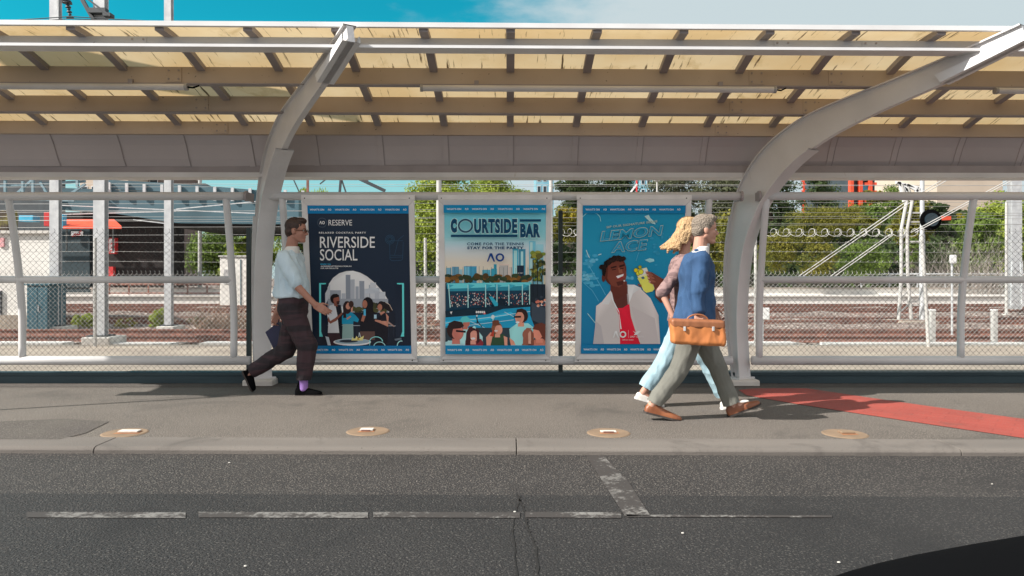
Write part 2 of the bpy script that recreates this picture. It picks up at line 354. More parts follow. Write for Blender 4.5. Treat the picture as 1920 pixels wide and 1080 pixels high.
# covers set in the path
cov = [(234, 812, 'wide rectangular plate, leftmost of the row', 0), (690, 809, 'plate tilted over a bright rust stain, second from the left', 1),
       (1141, 812, 'small red rimmed slot, third from the left', 2), (1584, 814, 'rust stained broken centre, nearest the red path', 3)]
for px, py, txt, k in cov:
    c = G(px, py); e = empty('utility_cover', c, 'round tan pavement cover, ' + txt, 'utility cover', 'round covers set along the pavement')
    mb = MB(); R = 0.165; n_ = 40
    prof = [(0, 0.006), (R * 0.93, 0.006), (R, 0.003), (R, -0.02)]
    for j in range(n_):
        a, b = 2*pi*j/n_, 2*pi*(j+1)/n_
        mb.poly([(c.x, c.y, 0.006), (c.x + R*.93*cos(a), c.y + R*.93*sin(a), 0.006), (c.x + R*.93*cos(b), c.y + R*.93*sin(b), 0.006)])
        mb.poly([(c.x + R*.93*cos(a), c.y + R*.93*sin(a), 0.006), (c.x + R*cos(a), c.y + R*sin(a), 0.001), (c.x + R*cos(b), c.y + R*sin(b), 0.001), (c.x + R*.93*cos(b), c.y + R*.93*sin(b), 0.006)])
    mb.build('cover_disc', m_tan, e)
    mb = MB(); w_ = (0.075, 0.05, 0.06, 0.05)[k]; dx = (0.03, -0.01, 0.0, 0.02)[k]
    mb.poly([(c.x + dx - w_*1.2, c.y - 0.06, 0.0075), (c.x + dx + w_*1.3, c.y - 0.05, 0.0075), (c.x + dx + w_*1.1, c.y + 0.05, 0.0075), (c.x + dx - w_*0.9, c.y + 0.07, 0.0075)])
    mb.build('rust_stain', m_rust, e)
    mb = MB(); mb.box(c.x + dx - w_, c.x + dx + w_, c.y - 0.02, c.y + 0.045, 0.008, 0.02 if k != 2 else 0.014)
    mb.build('centre_plate', m_conc if k != 3 else m_tan, e, bevel=0.003)
    if k in (1, 2):
        mb = MB(); mb.box(c.x + dx - w_*0.7, c.x + dx + w_*0.6, c.y - 0.035, c.y - 0.022, 0.008, 0.018); mb.build('slot', m_rail, e)

# ================================================================ canopy
XA, XB = -7.6, 8.2
SH = 0.0175
def sk(x, y, z): return (x, y + SH * x, z)
can = empty('canopy', (0, 7.9, 0), 'off white curved platform canopy with stained cream underside on slanting arched steel posts', 'canopy')
# roof underside curve (y, z)
RC = [(5.80, 3.207), (6.05, 3.205), (6.35, 3.175), (6.6, 3.105), (7.18, 2.983), (7.68, 2.840), (7.86, 2.765)]
def rz(y):
    for (a, b) in zip(RC[:-1], RC[1:]):
        if y <= b[0]: return a[1] + (b[1] - a[1]) * (y - a[0]) / (b[0] - a[0])
    return RC[-1][1]
ys = [5.80 + (7.86 - 5.80) * i / 14 for i in range(15)]
mb = MB()
for y0_, y1_ in zip(ys[:-1], ys[1:]):
    for q in range(12):
        xa_, xb_ = XA + (XB-XA)*q/12, XA + (XB-XA)*(q+1)/12; mb.poly([sk(xa_, y0_, rz(y0_)), sk(xb_, y0_, rz(y0_)), sk(xb_, y1_, rz(y1_)), sk(xa_, y1_, rz(y1_))])
mb.v = mb.v; mb.build('roof_sheet', m_sheet, can, fixn=False)
mb = MB(); mb.extrude_x([(5.765, 3.180), (5.80, 3.180), (5.80, 3.218), (5.765, 3.218)], XA, XB, fn=sk); mb.build('fascia', m_white, can)
def purlin(y, zc, h, m, name='purlin', lip=0.0, back=0.06):
    mb = MB(); zt = zc + h / 2; zb = zc - h / 2
    mb.extrude_x([(y, zb), (y, zt), (y + 0.012, zt), (y + 0.012, zb + 0.012), (y + back, zb + 0.012), (y + back, zb)], XA, XB, fn=sk)
    mb.build(name, m, can)
# P1: blue grey channel with white lit lip
purlin(5.97, 3.108, 0.105, m_gutter, 'beam')
mb = MB(); mb.extrude_x([(5.82, 3.032), (5.82, 3.055), (5.968, 3.055), (5.968, 3.032)], XA, XB, fn=sk); mb.build('beam_lip', m_white, can)
purlin(6.60, 3.022, 0.145, m_purlin)
purlin(7.18, 2.897, 0.153, m_purlin)
purlin(7.68, 2.764, 0.134, m_purlin)
# splice plates with bolts where the purlin lengths meet
for y, z, h in ((5.97, 3.108, .09), (6.60, 3.022, .13), (7.18, 2.897, .135), (7.68, 2.764, .11)):
    for x in (-3.05, 2.28, 3.02):
        mb = MB(); mb.box(x - .07, x + .07, y + SH*x - .006, y + SH*x - .0005, z - h/2, z + h/2)
        sp_ = mb.build('splice_plate', m_purlin if y > 6 else m_gutter, can)
        for dx in (-.045, .045):
            for dz in (-h*.3, h*.3):
                mb = MB(); c = Vector((x + dx, y + SH*x - .012, z + dz)); mb.tube([c, c + Vector((0, .0055, 0))], .009, 6); mb.build('bolt', m_trim, sp_, origin=WL[can.name])
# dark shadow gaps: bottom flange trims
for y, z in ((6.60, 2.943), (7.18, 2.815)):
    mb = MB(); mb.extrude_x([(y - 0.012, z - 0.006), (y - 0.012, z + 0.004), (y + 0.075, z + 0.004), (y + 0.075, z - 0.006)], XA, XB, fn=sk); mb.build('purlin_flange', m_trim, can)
# rafters (one every 0.70 m) following the sheet
rxs = [0.01 + 0.703 * k for k in range(-10, 12)]
for x in rxs:
    mb = MB()
    yy = [5.81 + (7.84 - 5.81) * i / 12 for i in range(13)]
    prof = [(y, rz(y) - 0.002) for y in yy] + [(y, rz(y) - 0.05) for y in reversed(yy)]
    mb.extrude_x(prof, x - 0.036, x + 0.036, fn=sk); mb.build('rafter', m_trim, can)
# rear wall panel, curved, with cover strips
WC = [(7.73, 2.70), (7.80, 2.60), (7.87, 2.46), (7.92, 2.39)]
mb = MB(); mb.extrude_x(WC + [(y + 0.02, z) for y, z in reversed(WC)], XA, XB, fn=sk, nx=4); mb.build('rear_panel', m_wall, can)
for x in rxs:
    mb = MB(); pr = [(y - 0.008, z) for y, z in WC] + [(y - 0.001, z) for y, z in reversed(WC)]
    mb.extrude_x(pr, x - 0.03, x + 0.03, fn=sk); mb.build('cover_strip', m_wall, can)
    mb = MB(); pr = [(y - 0.010, z) for y, z in WC] + [(y - 0.001, z) for y, z in reversed(WC)]
    mb.extrude_x(pr, x + 0.0301, x + 0.038, fn=sk); mb.build('panel_joint', m_trim, can)
mb = MB(); mb.extrude_x([(7.88, 2.326), (7.88, 2.405), (8.08, 2.405), (8.08, 2.326)], XA, XB, fn=lambda x, y, z: (x, y + SH*x*0.3, z)); mb.build('eaves_beam', m_trim, can)
mb = MB(); mb.extrude_x([(7.86, 2.274), (7.86, 2.325), (8.12, 2.325), (8.12, 2.274)], XA, XB, fn=lambda x, y, z: (x, y + SH*x*0.3, z)); mb.build('eaves_flange', m_paint, can)
# arched posts
E1 = [(-.05, .08), (-.12, .5), (-.17, 1.02), (-.15, 1.5), (-.08, 1.9), (0, 2.13), (.10, 2.30), (.23, 2.45), (.36, 2.56), (.52, 2.66), (.70, 2.745), (.9, 2.815), (1.25, 2.88), (1.69, 2.945), (2.25, 3.045), (2.75, 3.155)]
E2 = [(.06, .08), (.02, .6), (.03, 1.02), (.09, 1.47), (.18, 1.72), (.27, 1.89), (.37, 2.04), (.48, 2.15), (.60, 2.27), (.74, 2.38), (.88, 2.455), (1.10, 2.555), (1.36, 2.64), (1.75, 2.74), (2.15, 2.83), (2.79, 3.02)]
U = Vector((0.54, -0.84, 0)).normalized(); NN = Vector((U.y, -U.x, 0))   # NN: across the arch
def resample(c, n):
    L_ = [0]
    for a, b in zip(c[:-1], c[1:]): L_.append(L_[-1] + math.dist(a, b))
    out = []; 
    for i in range(n):
        t = L_[-1] * i / (n - 1); k = 0
        while k < len(L_) - 2 and L_[k + 1] < t: k += 1
        f = (t - L_[k]) / (L_[k + 1] - L_[k]); out.append((c[k][0] + (c[k+1][0] - c[k][0]) * f, c[k][1] + (c[k+1][1] - c[k][1]) * f))
    for _ in range(2):
        out = [out[0]] + [tuple((out[i-1][q] + 2*out[i][q] + out[i+1][q]) / 4 for q in (0, 1)) for i in range(1, n - 1)] + [out[-1]]
    return out
A1 = resample(E1, 44); A2 = resample(E2, 44)
def arch(bx, by):
    B = Vector((bx, by, 0))
    def W(q, z, t=0): return B + U * q + Vector((0, 0, z)) + NN * t
    e = None
    mb = MB()   # web plate (a slim box beam)
    T = 0.028
    for i in range(43):
        a, b, c, d = A1[i], A1[i+1], A2[i+1], A2[i]
        for s_ in (-T, T): mb.poly([W(*a, s_), W(*b, s_), W(*c, s_), W(*d, s_)])
        mb.poly([W(*a, -T), W(*b, -T), W(*b, T), W(*a, T)]); mb.poly([W(*d, -T), W(*c, -T), W(*c, T), W(*d, T)])
    mb.poly([W(*A1[-1], -T), W(*A1[-1], T), W(*A2[-1], T), W(*A2[-1], -T)])
    post = mb.build('arched_post', m_paint, can)
    mb = MB()   # inner flange, facing the path, ends in a tongue
    k1 = next(i for i, p in enumerate(A2) if p[0] > 0.90)
    for i in range(k1):
        p, q = Vector(A2[i]), Vector(A2[i+1]); hw = 0.092
        n0 = Vector((q - p).to_tuple()).normalized(); nn = Vector((n0.y, -n0.x)) * 0.014
        a, b = p + nn, q + nn
        mb.poly([W(a.x, a.y, -hw), W(b.x, b.y, -hw), W(b.x, b.y, hw), W(a.x, a.y, hw)])
        mb.poly([W(p.x, p.y, -hw), W(q.x, q.y, -hw), W(q.x, q.y, hw), W(p.x, p.y, hw)])
        for s_ in (-hw, hw): mb.poly([W(p.x, p.y, s_), W(q.x, q.y, s_), W(b.x, b.y, s_), W(a.x, a.y, s_)])
    o = mb.build('post_flange', m_paint, post, origin=WL[can.name])
    mb = MB()   # outer flange along the whole arch
    for i in range(43):
        hw = 0.055 if i > 14 else 0.075
        p, q = Vector(A1[i]), Vector(A1[i+1])
        mb.poly([W(p.x, p.y, -hw), W(q.x, q.y, -hw), W(q.x, q.y, hw), W(p.x, p.y, hw)])
        mb.poly([W(p.x - .006, p.y + .012, -hw), W(q.x - .006, q.y + .012, -hw), W(q.x - .006, q.y + .012, hw), W(p.x - .006, p.y + .012, hw)])
        for s_ in (-hw, hw): mb.poly([W(p.x, p.y, s_), W(q.x, q.y, s_), W(q.x - .006, q.y + .012, s_), W(p.x - .006, p.y + .012, s_)])
    mb.build('outer_flange', m_paint, post, origin=WL[can.name])
    # tip: side cheeks making the open channel
    mb = MB()
    for i in range(37, 43):
        f0 = 0.42; 
        a = Vector(A2[i]); b = Vector(A2[i+1]); a1 = a.lerp(Vector(A1[i]), f0); b1 = b.lerp(Vector(A1[i+1]), f0)
        for s_ in (-0.075, -0.066, 0.066, 0.075): mb.poly([W(a.x, a.y, s_), W(b.x, b.y, s_), W(b1.x, b1.y, s_), W(a1.x, a1.y, s_)])
        mb.poly([W(a.x, a.y, -.075), W(b.x, b.y, -.075), W(b.x, b.y, .075), W(a.x, a.y, .075)])
        for s_ in (-1, 1): mb.poly([W(a1.x, a1.y, s_*.066), W(b1.x, b1.y, s_*.066), W(b1.x, b1.y, s_*.075), W(a1.x, a1.y, s_*.075)])
    mb.build('tip_channel', m_white, post, origin=WL[can.name])
    mb = MB(); 
    c = W(0, 0)
    mb.box(-0.13, 0.13, -0.13, 0.10, 0.066, 0.082, fn=lambda x, y, z: tuple(c + U * y + NN * x + Vector((0, 0, z))))
    mb.build('base_plate', m_paint, post, origin=WL[can.name])
    mb = MB()
    mb.box(-0.16, 0.17, -0.14, 0.12, -0.02, 0.066, fn=lambda x, y, z: tuple(c + Vector((x, y - .03, z))))
    mb.build('plinth', m_conc, post, origin=WL[can.name], bevel=0.02)
BX = [-2.74 - 5.29, -2.74, 2.55]
for x in BX: arch(x, 7.97)

# light fittings under the canopy
def batten(x0, x1, nm, lab):
    y, z = 6.58, 2.905; e = empty('light_fitting', ((x0+x1)/2, y, z), lab, 'light fitting', 'fluorescent battens under the canopy')
    mb = MB(); mb.tube([sk(x0, y, z), sk(x1, y, z)], 0.028, 14); mb.build('tube_cover', m_paint, e, smooth=False)
    for x in (x0 - 0.012, x1 - 0.012):
        mb = MB(); mb.tube([sk(x, y, z), sk(x + 0.025, y, z)], 0.032, 14); mb.build('end_cap', m_grey, e)
    mb = MB(); mb.tube([sk(x1 + .01, y, z), sk(x1 + .06, y, z - .006), sk(x1 + .11, y + .02, z + .02)], 0.008, 6); mb.build('cable', m_black, e)
    for x in (x0 + 0.5, x1 - 0.5):
        mb = MB(); mb.box(x - .02, x + .02, y + SH*x - .012, y + SH*x + .05, z + 0.02, z + 0.07); mb.build('bracket', m_trim, e)
batten(-6.08, -2.93, 0, 'unlit long tube light fitting under the canopy, left of the left arched post')
batten(-0.80, 2.44, 1, 'unlit long tube light fitting under the canopy above the posters')
batten(4.50, 7.6, 2, 'unlit long tube light fitting under the canopy at the right edge beyond the right arch')
# ================================================================ pipe fence between the arches
YF = 7.895
def lean(z): 
    t = max(0, (z - 0.7) / (2.04 - 0.7)); return 0.225 * t ** 1.5
fen = empty('pipe_railing', (0, YF, 0), 'grey painted steel pipe railing with three rails and curved posts between the arched posts', 'railing')
def rail(nm, z, r, spans):
    for a, b in spans:
        mb = MB(); y = YF - lean(z); mb.tube([(a, y, z), ((a+b)/2, y, z), (b, y, z)], r, 16); mb.build(nm, m_galv_p, fen, smooth=True)
m_galv_p = mat('grey_pipe_paint', (0.66, 0.655, 0.65), (0.57, 0.565, 0.56), rough=0.4, scale=1.5, streak=((0.28, 0.25, 0.22), (6, 20, 20), 0.74))
rail('top_rail', 2.045, 0.044, [(-7.9, -2.80), (-2.62, 2.47), (2.66, 8.2)])
rail('middle_rail', 1.155, 0.038, [(-7.9, -3.02), (-2.42, 2.13), (2.74, 8.2)])
rail('bottom_rail', 0.268, 0.049, [(-7.9, -2.84), (-2.62, 2.44), (2.66, 8.2)])
for x in (-5.34, -3.02, -2.42, 2.13, 2.74, 4.95):
    mb = MB(); zs = [0.268 + (2.045 - 0.268) * i / 12 for i in range(13)]
    mb.tube([(x, YF - lean(z), z) for z in zs], 0.037, 14); mb.build('post', m_galv_p, fen, smooth=True)
for x in (-2.80, 2.47, 2.66):
    mb = MB(); y = YF - lean(2.045); mb.tube([(x - .012, y, 2.045), (x + .012, y, 2.045)], 0.056, 14); mb.box(x - .01, x + .01, y, y + .2, 2.0, 2.09); mb.build('rail_bracket', m_trim, fen)

# ================================================================ chain link
def chain(xa, xb, y, z0, z1, p, r, top=True, nseg=4):
    """diamond mesh: every wire is one zigzag"""
    mb = MB(); n = int((xb - xa) / p); rows = int((z1 - z0) / (p / 2))
    for i in range(n):
        x0 = xa + i * p
        for s_ in (0,):
            pts = []
            for k in range(rows + 1):
                q = k % 2
                off = (0.5 * p if q else 0) ; pts.append((x0 + off + 0.02*p*(1 if q else -1) , y + (0.0022 if (k % 4) < 2 else -0.0022), z0 + k * p / 2 ))
            pts2 = [(2 * x0 + p - a + 0, y - (b - y), c) for a, b, c in pts]
            if top:
                for pp in (pts, ):
                    last = pp[-1]; pp.append((last[0] + (0.10*p), y, last[2] + 0.30 * p)); pp.append((last[0] - 0.12 * p, y, last[2] + 0.62 * p))
            mb.tube(pts, r, 3, caps=False)
            # mirrored partner wire
            pts3 = [(x0 + (0.5 * p if k % 2 else p) + 0.02*p*(-1 if k % 2 else 1), y - (0.0022 if (k % 4) < 2 else -0.0022), z0 + k * p / 2) for k in range(rows + 1)]
            mb.tube(pts3, r, 3, caps=False)
    return mb
e = empty('chain_link_fence', (0, 8.09, 0), 'see-through dark wire chain-link fence with green posts right behind the pipe railing', 'fence')
chain(-7.6, 8.0, 8.10, 0.09, 1.69, 0.068, 0.0021).build('wire_mesh', m_wire_d, e, fixn=False)
for px, yt in ((467, 428), (1051, 395), (-120, 428), (2050, 428)):
    x = (px - CX) * 8.07 / F; mb = MB(); mb.box(x - .024, x + .024, 8.045, 8.095, 0, H + (CY - yt) * 8.07 / F); mb.build('post', m_post_d, e, bevel=0.004)
e = empty('lineside_fence', (0, 12.4, -0.1), 'brightly lit galvanised chain-link fence with barbed strands, standing beside the railway', 'fence')
chain(-12.5, 13.2, 12.4, -0.08, 1.26, 0.078, 0.0034).build('wire_mesh', m_wire_w, e, fixn=False)
for x in (-12.85, -7.15, -1.45, 4.25, 9.95):
    mb = MB(); mb.tube([(x, 12.43, -0.1), (x, 12.43, 1.86)], 0.026, 10); mb.build('post', m_wire_w, e)
mb = MB(); mb.tube([(7.22, 12.4, -0.02), (7.12, 12.43, 1.9)], 0.03, 10); mb.build('strut', m_wire_w, e)
for z in (1.79, 1.63, 1.46):
    mb = MB(); pts = []
    for i in range(60):
        x = -12.6 + 25.6 * i / 59; pts.append((x, 12.43, z - 0.02 * sin(pi * ((x + 12.85) % 5.7) / 5.7)))
    mb.tube(pts, 0.0028, 4)
    for i in range(200):
        x = -12.5 + 25.3 * i / 199; mb.tube([(x - .012, 12.43, z - .02), (x + .012, 12.43, z + .01)], 0.0025, 3); 
    mb.build('barbed_strand', m_wire, e)
for a, b in ((0.9, 1.5), (4.4, 7.0)):
    mb = MB()
    pts = []; n_ = int((b - a) / 0.11 * 12)
    for i in range(n_):
        t = i / 12 * 2 * pi; pts.append((a + (b - a) * i / n_ + 0.06 * cos(t), 12.43 + 0.10 * cos(t * 0.5), 1.95 + 0.065 * sin(t)))
    mb.tube(pts, 0.0045, 4)
    mb.build('razor_coil', m_wire_w, e)
# hanging weight of signs on that fence
def small_sign(px, py, wpx, hpx, d, lab, m, post=None, name='notice_sign'):
    c = P(px, py, d); s_ = d / F; e = empty(name, (c.x, c.y, -0.1), lab, 'sign')
    mb = MB(); mb.box(c.x - wpx*s_/2, c.x + wpx*s_/2, c.y - .01, c.y + .01, c.z - hpx*s_/2, c.z + hpx*s_/2); mb.build('panel', m, e, bevel=0.01)
    mb = MB(); mb.tube([(c.x, c.y + .035, -0.1), (c.x, c.y + .035, c.z + hpx*s_*0.3)], 0.022, 8); mb.build('post', m_galv, e)
small_sign(1787, 486, 13, 16, 15.0, 'small blank white square sign on a post in front of the shrubs', m_white)
small_sign(1431, 588, 24, 22, 13.2, 'small blank white plate on a thin white post beside the right arched post', m_white)

# low dark teal board at the foot of the fence
mb = MB(); mb.box(-14, 14, 8.0, 8.14, -0.02, 0.085); mb.box(-14, 14, 7.99, 8.005, 0.085, 0.125); mb.box(-14, 14, 8.006, 8.14, 0.0852, 0.122)
tag(mb.build('kickboard', m_teal, origin=(0, 8.05, 0), bevel=0.006), 'long low dark teal board along the foot of the chain-link fence', 'kickboard')
mb = MB(); mb.poly([(-14, 7.72, 0.004), (14, 7.74, 0.004), (14, 7.99, 0.004), (-14, 7.99, 0.004)]); tag(mb.build('pavement_edge', m_patch), kind='structure')
# walkway beyond
mb = MB(); mb.box(-60, 60, 8.15, 12.75, -0.2, -0.012); tag(mb.build('walkway', m_sand), kind='structure')
mb = MB(); x = -30
while x < 30:
    l_ = 1.2 + random.random() * 1.5; mb.box(x, x + l_, 12.78 + 0.02*random.random(), 13.15, -0.15, -0.0 + 0.015*random.random()); x += l_ + 0.03 + (0.5 if random.random() < 0.25 else 0)
tag(mb.build('edge_kerb', m_conc_w), kind='structure')
# tracks
def track(y0, gauge, zr, lab, sl=True):
    e = empty('railway_track', (0, y0 + gauge/2, -0.1), lab, 'railway track')
    for y in (y0, y0 + gauge):
        mb = MB(); pr = [(y-.07, zr-.14), (y-.07, zr-.125), (y-.012, zr-.11), (y-.012, zr-.04), (y-.035, zr-.03), (y-.035, zr), (y+.035, zr), (y+.035, zr-.03), (y+.012, zr-.04), (y+.012, zr-.11), (y+.07, zr-.125), (y+.07, zr-.14)]
        mb.extrude_x(pr, -50, 50); mb.build('rail', m_rail, e)
    if sl:
        mb = MB(); x = -24
        while x < 24: mb.box(x, x + .25, y0 - .5, y0 + gauge + .5, -0.12, -0.045); x += 0.68
        o = mb.build('sleepers', m_tie, e); o['kind'] = 'stuff'
track(13.75, 1.6, 0.075, 'rusty railway track nearest to the fence, behind the white kerb stones')
track(18.6, 1.6, 0.075, 'second rusty railway track from the fence, in brown ballast')
track(24.5, 1.6, 0.075, 'third rusty railway track from the fence, in front of the white platform', )
track(28.5, 1.6, 0.075, 'farthest rusty railway track, right below the white platform wall', )
mb = MB()   # heaped ballast strips
for k in range(7):
    y = 16.2 + k * 2.0
    prev = None
    for i in range(161):
        x = -40 + i * 0.5; h = 0.05 + 0.13 * noise.noise((x * .8, y, 3)); cur = [(x, y - .6, -0.11), (x, y, -0.05 + h), (x, y + .7, -0.11)]
        if prev: mb.poly([prev[0], cur[0], cur[1], prev[1]]); mb.poly([prev[1], cur[1], cur[2], prev[2]])
        prev = cur
tag(mb.build('ballast', m_ballast), kind='stuff')
# platform beyond with two steps of whitewashed wall
mb = MB(); mb.box(-60, 70, 32.6, 37, -0.2, 0.30)
e = empty('station_platform', (0, 33, -0.1), 'long pale whitewashed concrete platform beyond the tracks with a raised rear wall', 'platform')
mb.build('platform_slab', m_conc_w, e)
mb = MB(); mb.box(-60, 70, 37.0, 41, -0.2, 0.58); mb.build('rear_wall', m_conc_w, e)
mb = MB(); mb.box(-60, 70, 32.5, 32.68, 0.30, 0.36); mb.build('coping', m_conc, e)
mb = MB(); mb.box(-60, 70, 36.9, 37.1, 0.58, 0.66); mb.build('wall_cap', m_tie, e)
# platform railing / low line
def rail_line(px0, px1, py, d, lab, m):
    a, b = P(px0, py, d), P(px1, py, d); e = empty('guard_rail', ((a.x+b.x)/2, d, -0.1), lab, 'guard rail')
    mb = MB(); mb.tube([a, b], 0.05, 8); mb.build('rail', m, e); mb = MB(); mb.tube([a - Vector((0,0,.45)), b - Vector((0,0,.45))], 0.04, 8); mb.build('rail', m, e)
    n_ = 6
    for i in range(n_ + 1):
        p = a.lerp(b, i / n_); mb = MB(); mb.tube([(p.x, p.y, -0.1), p], 0.045, 6); mb.build('post', m, e)
rail_line(1615, 1930, 514, 37.5, 'pale low pipe guard rail beside the signal mast', m_galv)
rail_line(205, 425, 533, 36.5, 'rusty low pipe guard rail on the platform below the viaduct', m_rail)

# ================================================================ gantry posts
def hpost(px, wpx, d, top, dep, lab, plinth=True, extra=None):
    s_ = d / F; x = (px - CX) * s_; w_ = wpx * s_; e = empty('catenary_post', (x, d, -0.1), lab, 'post', 'steel catenary posts')
    mb = MB(); t = 0.014
    mb.box(x - w_/2, x + w_/2, d, d + t, 0.12, top); mb.box(x - w_/2, x + w_/2, d + dep - t, d + dep, 0.12, top); mb.box(x - t/2, x + t/2, d + t, d + dep - t, 0.12, top)
    mb.build('column', m_galv, e)
    if plinth:
        mb = MB(); mb.box(x - w_*1.0, x + w_*1.5, d - 0.2, d + dep + 0.25, -0.12, 0.115); mb.build('plinth', m_conc, e, bevel=0.02)
        mb = MB(); mb.box(x - w_*0.9, x + w_*0.9, d - 0.09, d + dep + 0.09, 0.116, 0.14); mb.build('base_plate', m_galv_d, e)
    return e
hpost(101, 17, 15.7, 7.5, 0.13, 'leftmost grey steel catenary post, beside the teal cabinet')
e = hpost(185, 21, 12.95, 7.6, 0.14, 'widest and nearest grey steel catenary post, rising above the canopy with black brackets')
x = (185 - CX) * 12.95 / F; d_ = 12.95
def PP(px, py, d=12.9): return P(px, py, d)
mb = MB(); mb.obox(PP(147, -14), PP(180, 45), 0.06, 0.06); mb.build('brace', m_galv_d, e)
mb = MB(); mb.obox(PP(160, -5, 12.8), PP(207, 30, 12.8), 0.03, 0.03); mb.build('stay', m_galv_d, e)
mb = MB(); mb.box(PP(171, 0).x, PP(203, 0).x, 12.80, 12.92, PP(0, 27).z, PP(0, 18).z); mb.box(PP(198,0).x, PP(212,0).x, 12.8, 12.95, PP(0,33).z, PP(0,27).z); mb.build('bracket', m_galv_d, e)
e2 = empty('insulator', PP(127, 6), 'dark stacked disc insulator hanging over the canopy edge against the blue sky', 'insulator')
mb = MB(); 
for k, (py, r) in enumerate(((2, .085), (5, .085), (9, .03), (13, .05), (17, .03), (22, .045), (27, .03))):
    c = PP(125 + k, py); mb.tube([c + Vector((0,0,-.012)), c + Vector((0,0,.012))], [r, r*0.8], 12)
mb.tube([PP(124, -20), PP(131, 33)], 0.012, 6); mb.build('discs', m_galv_d, e2)
mb = MB(); mb.tube([PP(126, 33), PP(137, 33)], 0.03, 8); mb.build('clamp', m_galv_d, e2)
hpost(314, 13, 15.8, 7.5, 0.13, 'slim grey steel catenary post, third from the left, before the dark viaduct opening')
e = hpost(1907, 19, 24.0, 9.5, 0.25, 'pale steel catenary post at the right edge of the view', plinth=False)
mb = MB()
for dx in (-8, 8): mb.obox(P(1907 + dx, 490, 23.7), P(1907 + dx*1.3, 575, 23.7), 0.07, 0.07)
for py in (500, 520, 540, 560): mb.obox(P(1898, py, 23.7), P(1917, py + 14, 23.7), 0.04, 0.04)
mb.build('lattice_base', m_galv, e)
def pole(px, wpx, d, ytop, lab, ybot=None, m=None, head=None, name='pole', cat='pole'):
    s_ = d / F; x = (px - CX) * s_; zt = H + (CY - ytop) * s_; e = empty(name, (x, d, -0.1), lab, cat)
    mb = MB(); mb.tube([(x, d, -0.1), (x, d, zt * .5), (x, d, zt)], [wpx*s_/2*1.15, wpx*s_/2, wpx*s_/2*0.92], 12); mb.build('shaft', m or m_wire_w, e, smooth=False)
    mb = MB(); mb.box(x - wpx*s_, x + wpx*s_, d - wpx*s_, d + wpx*s_, -0.1, 0.0); mb.build('footing', m_conc, e)
    if head:
        mb = MB(); mb.box(x - head*s_, x + head*s_, d - .12, d + .12, zt - .02, zt + head*1.6*s_); mb.build('head_box', m_white, e, bevel=.02)
    return e
pole(823, 10, 20, 250, 'thick white pole between the left and middle posters', head=None)
pole(1887, 5, 23, 378, 'thin white pole just left of the right-edge catenary post')
pole(1232, 3.5, 22, 338, 'thin white pole with a small square box on its top, above the right poster', head=5)
pole(1033, 7, 40, 322, 'white lamp column rising between trees above the gap right of the middle poster', cat='lamp post')
e = pole(1194, 4, 34, 318, 'red and white striped mast above the right poster', m=m_redp)
mb = MB(); mb.obox(P(1194, 345, 33.8), P(1174, 372, 33.8), .08, .08); mb.build('stay', m_white, e)
pole(375, 7, 40, 322, 'white pole with a dark side arm above the viaduct deck')
mb = MB(); a = P(362, 346, 39.6); b = P(384, 346, 39.6); c = P(425, 366, 39.6); mb.obox(a, b, .12, .12); mb.obox(b, c, .14, .14)
tag(mb.build('bracket_arm', m_galv_d, origin=b), 'dark steel bracket arm sloping down from the white pole over the viaduct', 'bracket')
# bollards
for px, lab in ((1748, 'white marker post beside the slanted strut at the right'), (1864, 'white marker post alone, farthest to the right')):
    c = P(px, 520, 13.4); e = empty('marker_post', (c.x, 13.4, -0.1), lab, 'marker post', 'white marker posts behind the fence')
    mb = MB(); mb.box(c.x - .045, c.x + .045, 13.36, 13.44, -0.1, H - 63 * 13.4 / F); mb.build('shaft', m_wire_w, e, bevel=.008)
    mb = MB(); mb.box(c.x - .05, c.x + .05, 13.355, 13.445, H - 63*13.4/F, H - 60*13.4/F); mb.build('cap', m_white, e, bevel=.006)
# signal mast
D = 18.8
sm = empty('signal_mast', P(1712, 612, D), 'white steel signal mast of bent twin tubes with a round dark signal and red hood', 'signal mast')
mb = MB()
mb.tube([P(1684, 612, D), P(1690, 520, D), P(1690, 430, D), P(1700, 378, D), P(1690, 345, D)], 0.045, 8)
mb.tube([P(1710, 610, D), P(1702, 520, D), P(1701, 430, D), P(1710, 378, D), P(1702, 350, D)], 0.045, 8)
for py in (585, 560, 535, 505, 475, 450): mb.obox(P(1688, py, D), P(1703, py - 14, D), .035, .035)
mb.build('lattice_column', m_wire_w, sm)
mb = MB()
for a, b in (((1680, 342), (1722, 352)), ((1686, 340), (1695, 378)), ((1695, 345), (1708, 376)), ((1722, 352), (1708, 378)), ((1682, 342), (1712, 366)), ((1700, 346), (1727, 362))): mb.obox(P(*a, D), P(*b, D), .06, .06)
mb.build('head_frame', m_white, sm)
mb = MB(); mb.tube([P(1729, 612, D), P(1729, 440, D)], 0.07, 12); mb.tube([P(1729, 440, D), P(1729, 322, D)], 0.055, 12); mb.build('pole', m_galv, sm)
mb = MB()
for py in (399, 416, 453, 566, 572): mb.obox(P(1700, py, D), P(1730, py, D), .04, .04)
mb.build('rung', m_wire_w, sm)
mb = MB(); mb.box(P(1722, 0, D).x, P(1742, 0, D).x, D - .3, D - .1, P(0, 432, D).z, P(0, 405, D).z); mb.build('signal_box', m_grey, sm, bevel=.02)
mb = MB(); c = P(1746, 412, D - .35); mb.tube([c, c + Vector((.0, .05, 0))], 0.27, 24); o = mb.build('backing_disc', m_black, sm); 
mb = MB(); mb.tube([c + Vector((0,-.05,0)), c], 0.17, 20); mb.build('lens', m_glass, sm)
mb = MB(); mb.box(P(1762, 0, D).x, P(1779, 0, D).x, D - .1, D + .1, P(0, 413, D).z, P(0, 406, D).z); mb.build('hood', m_orange, sm)
mb = MB(); mb.box(P(1675, 0, D).x, P(1745, 0, D).x, D - .4, D + .4, -0.12, P(0, 600, D).z); mb.build('footing', m_sand, sm, bevel=.03)

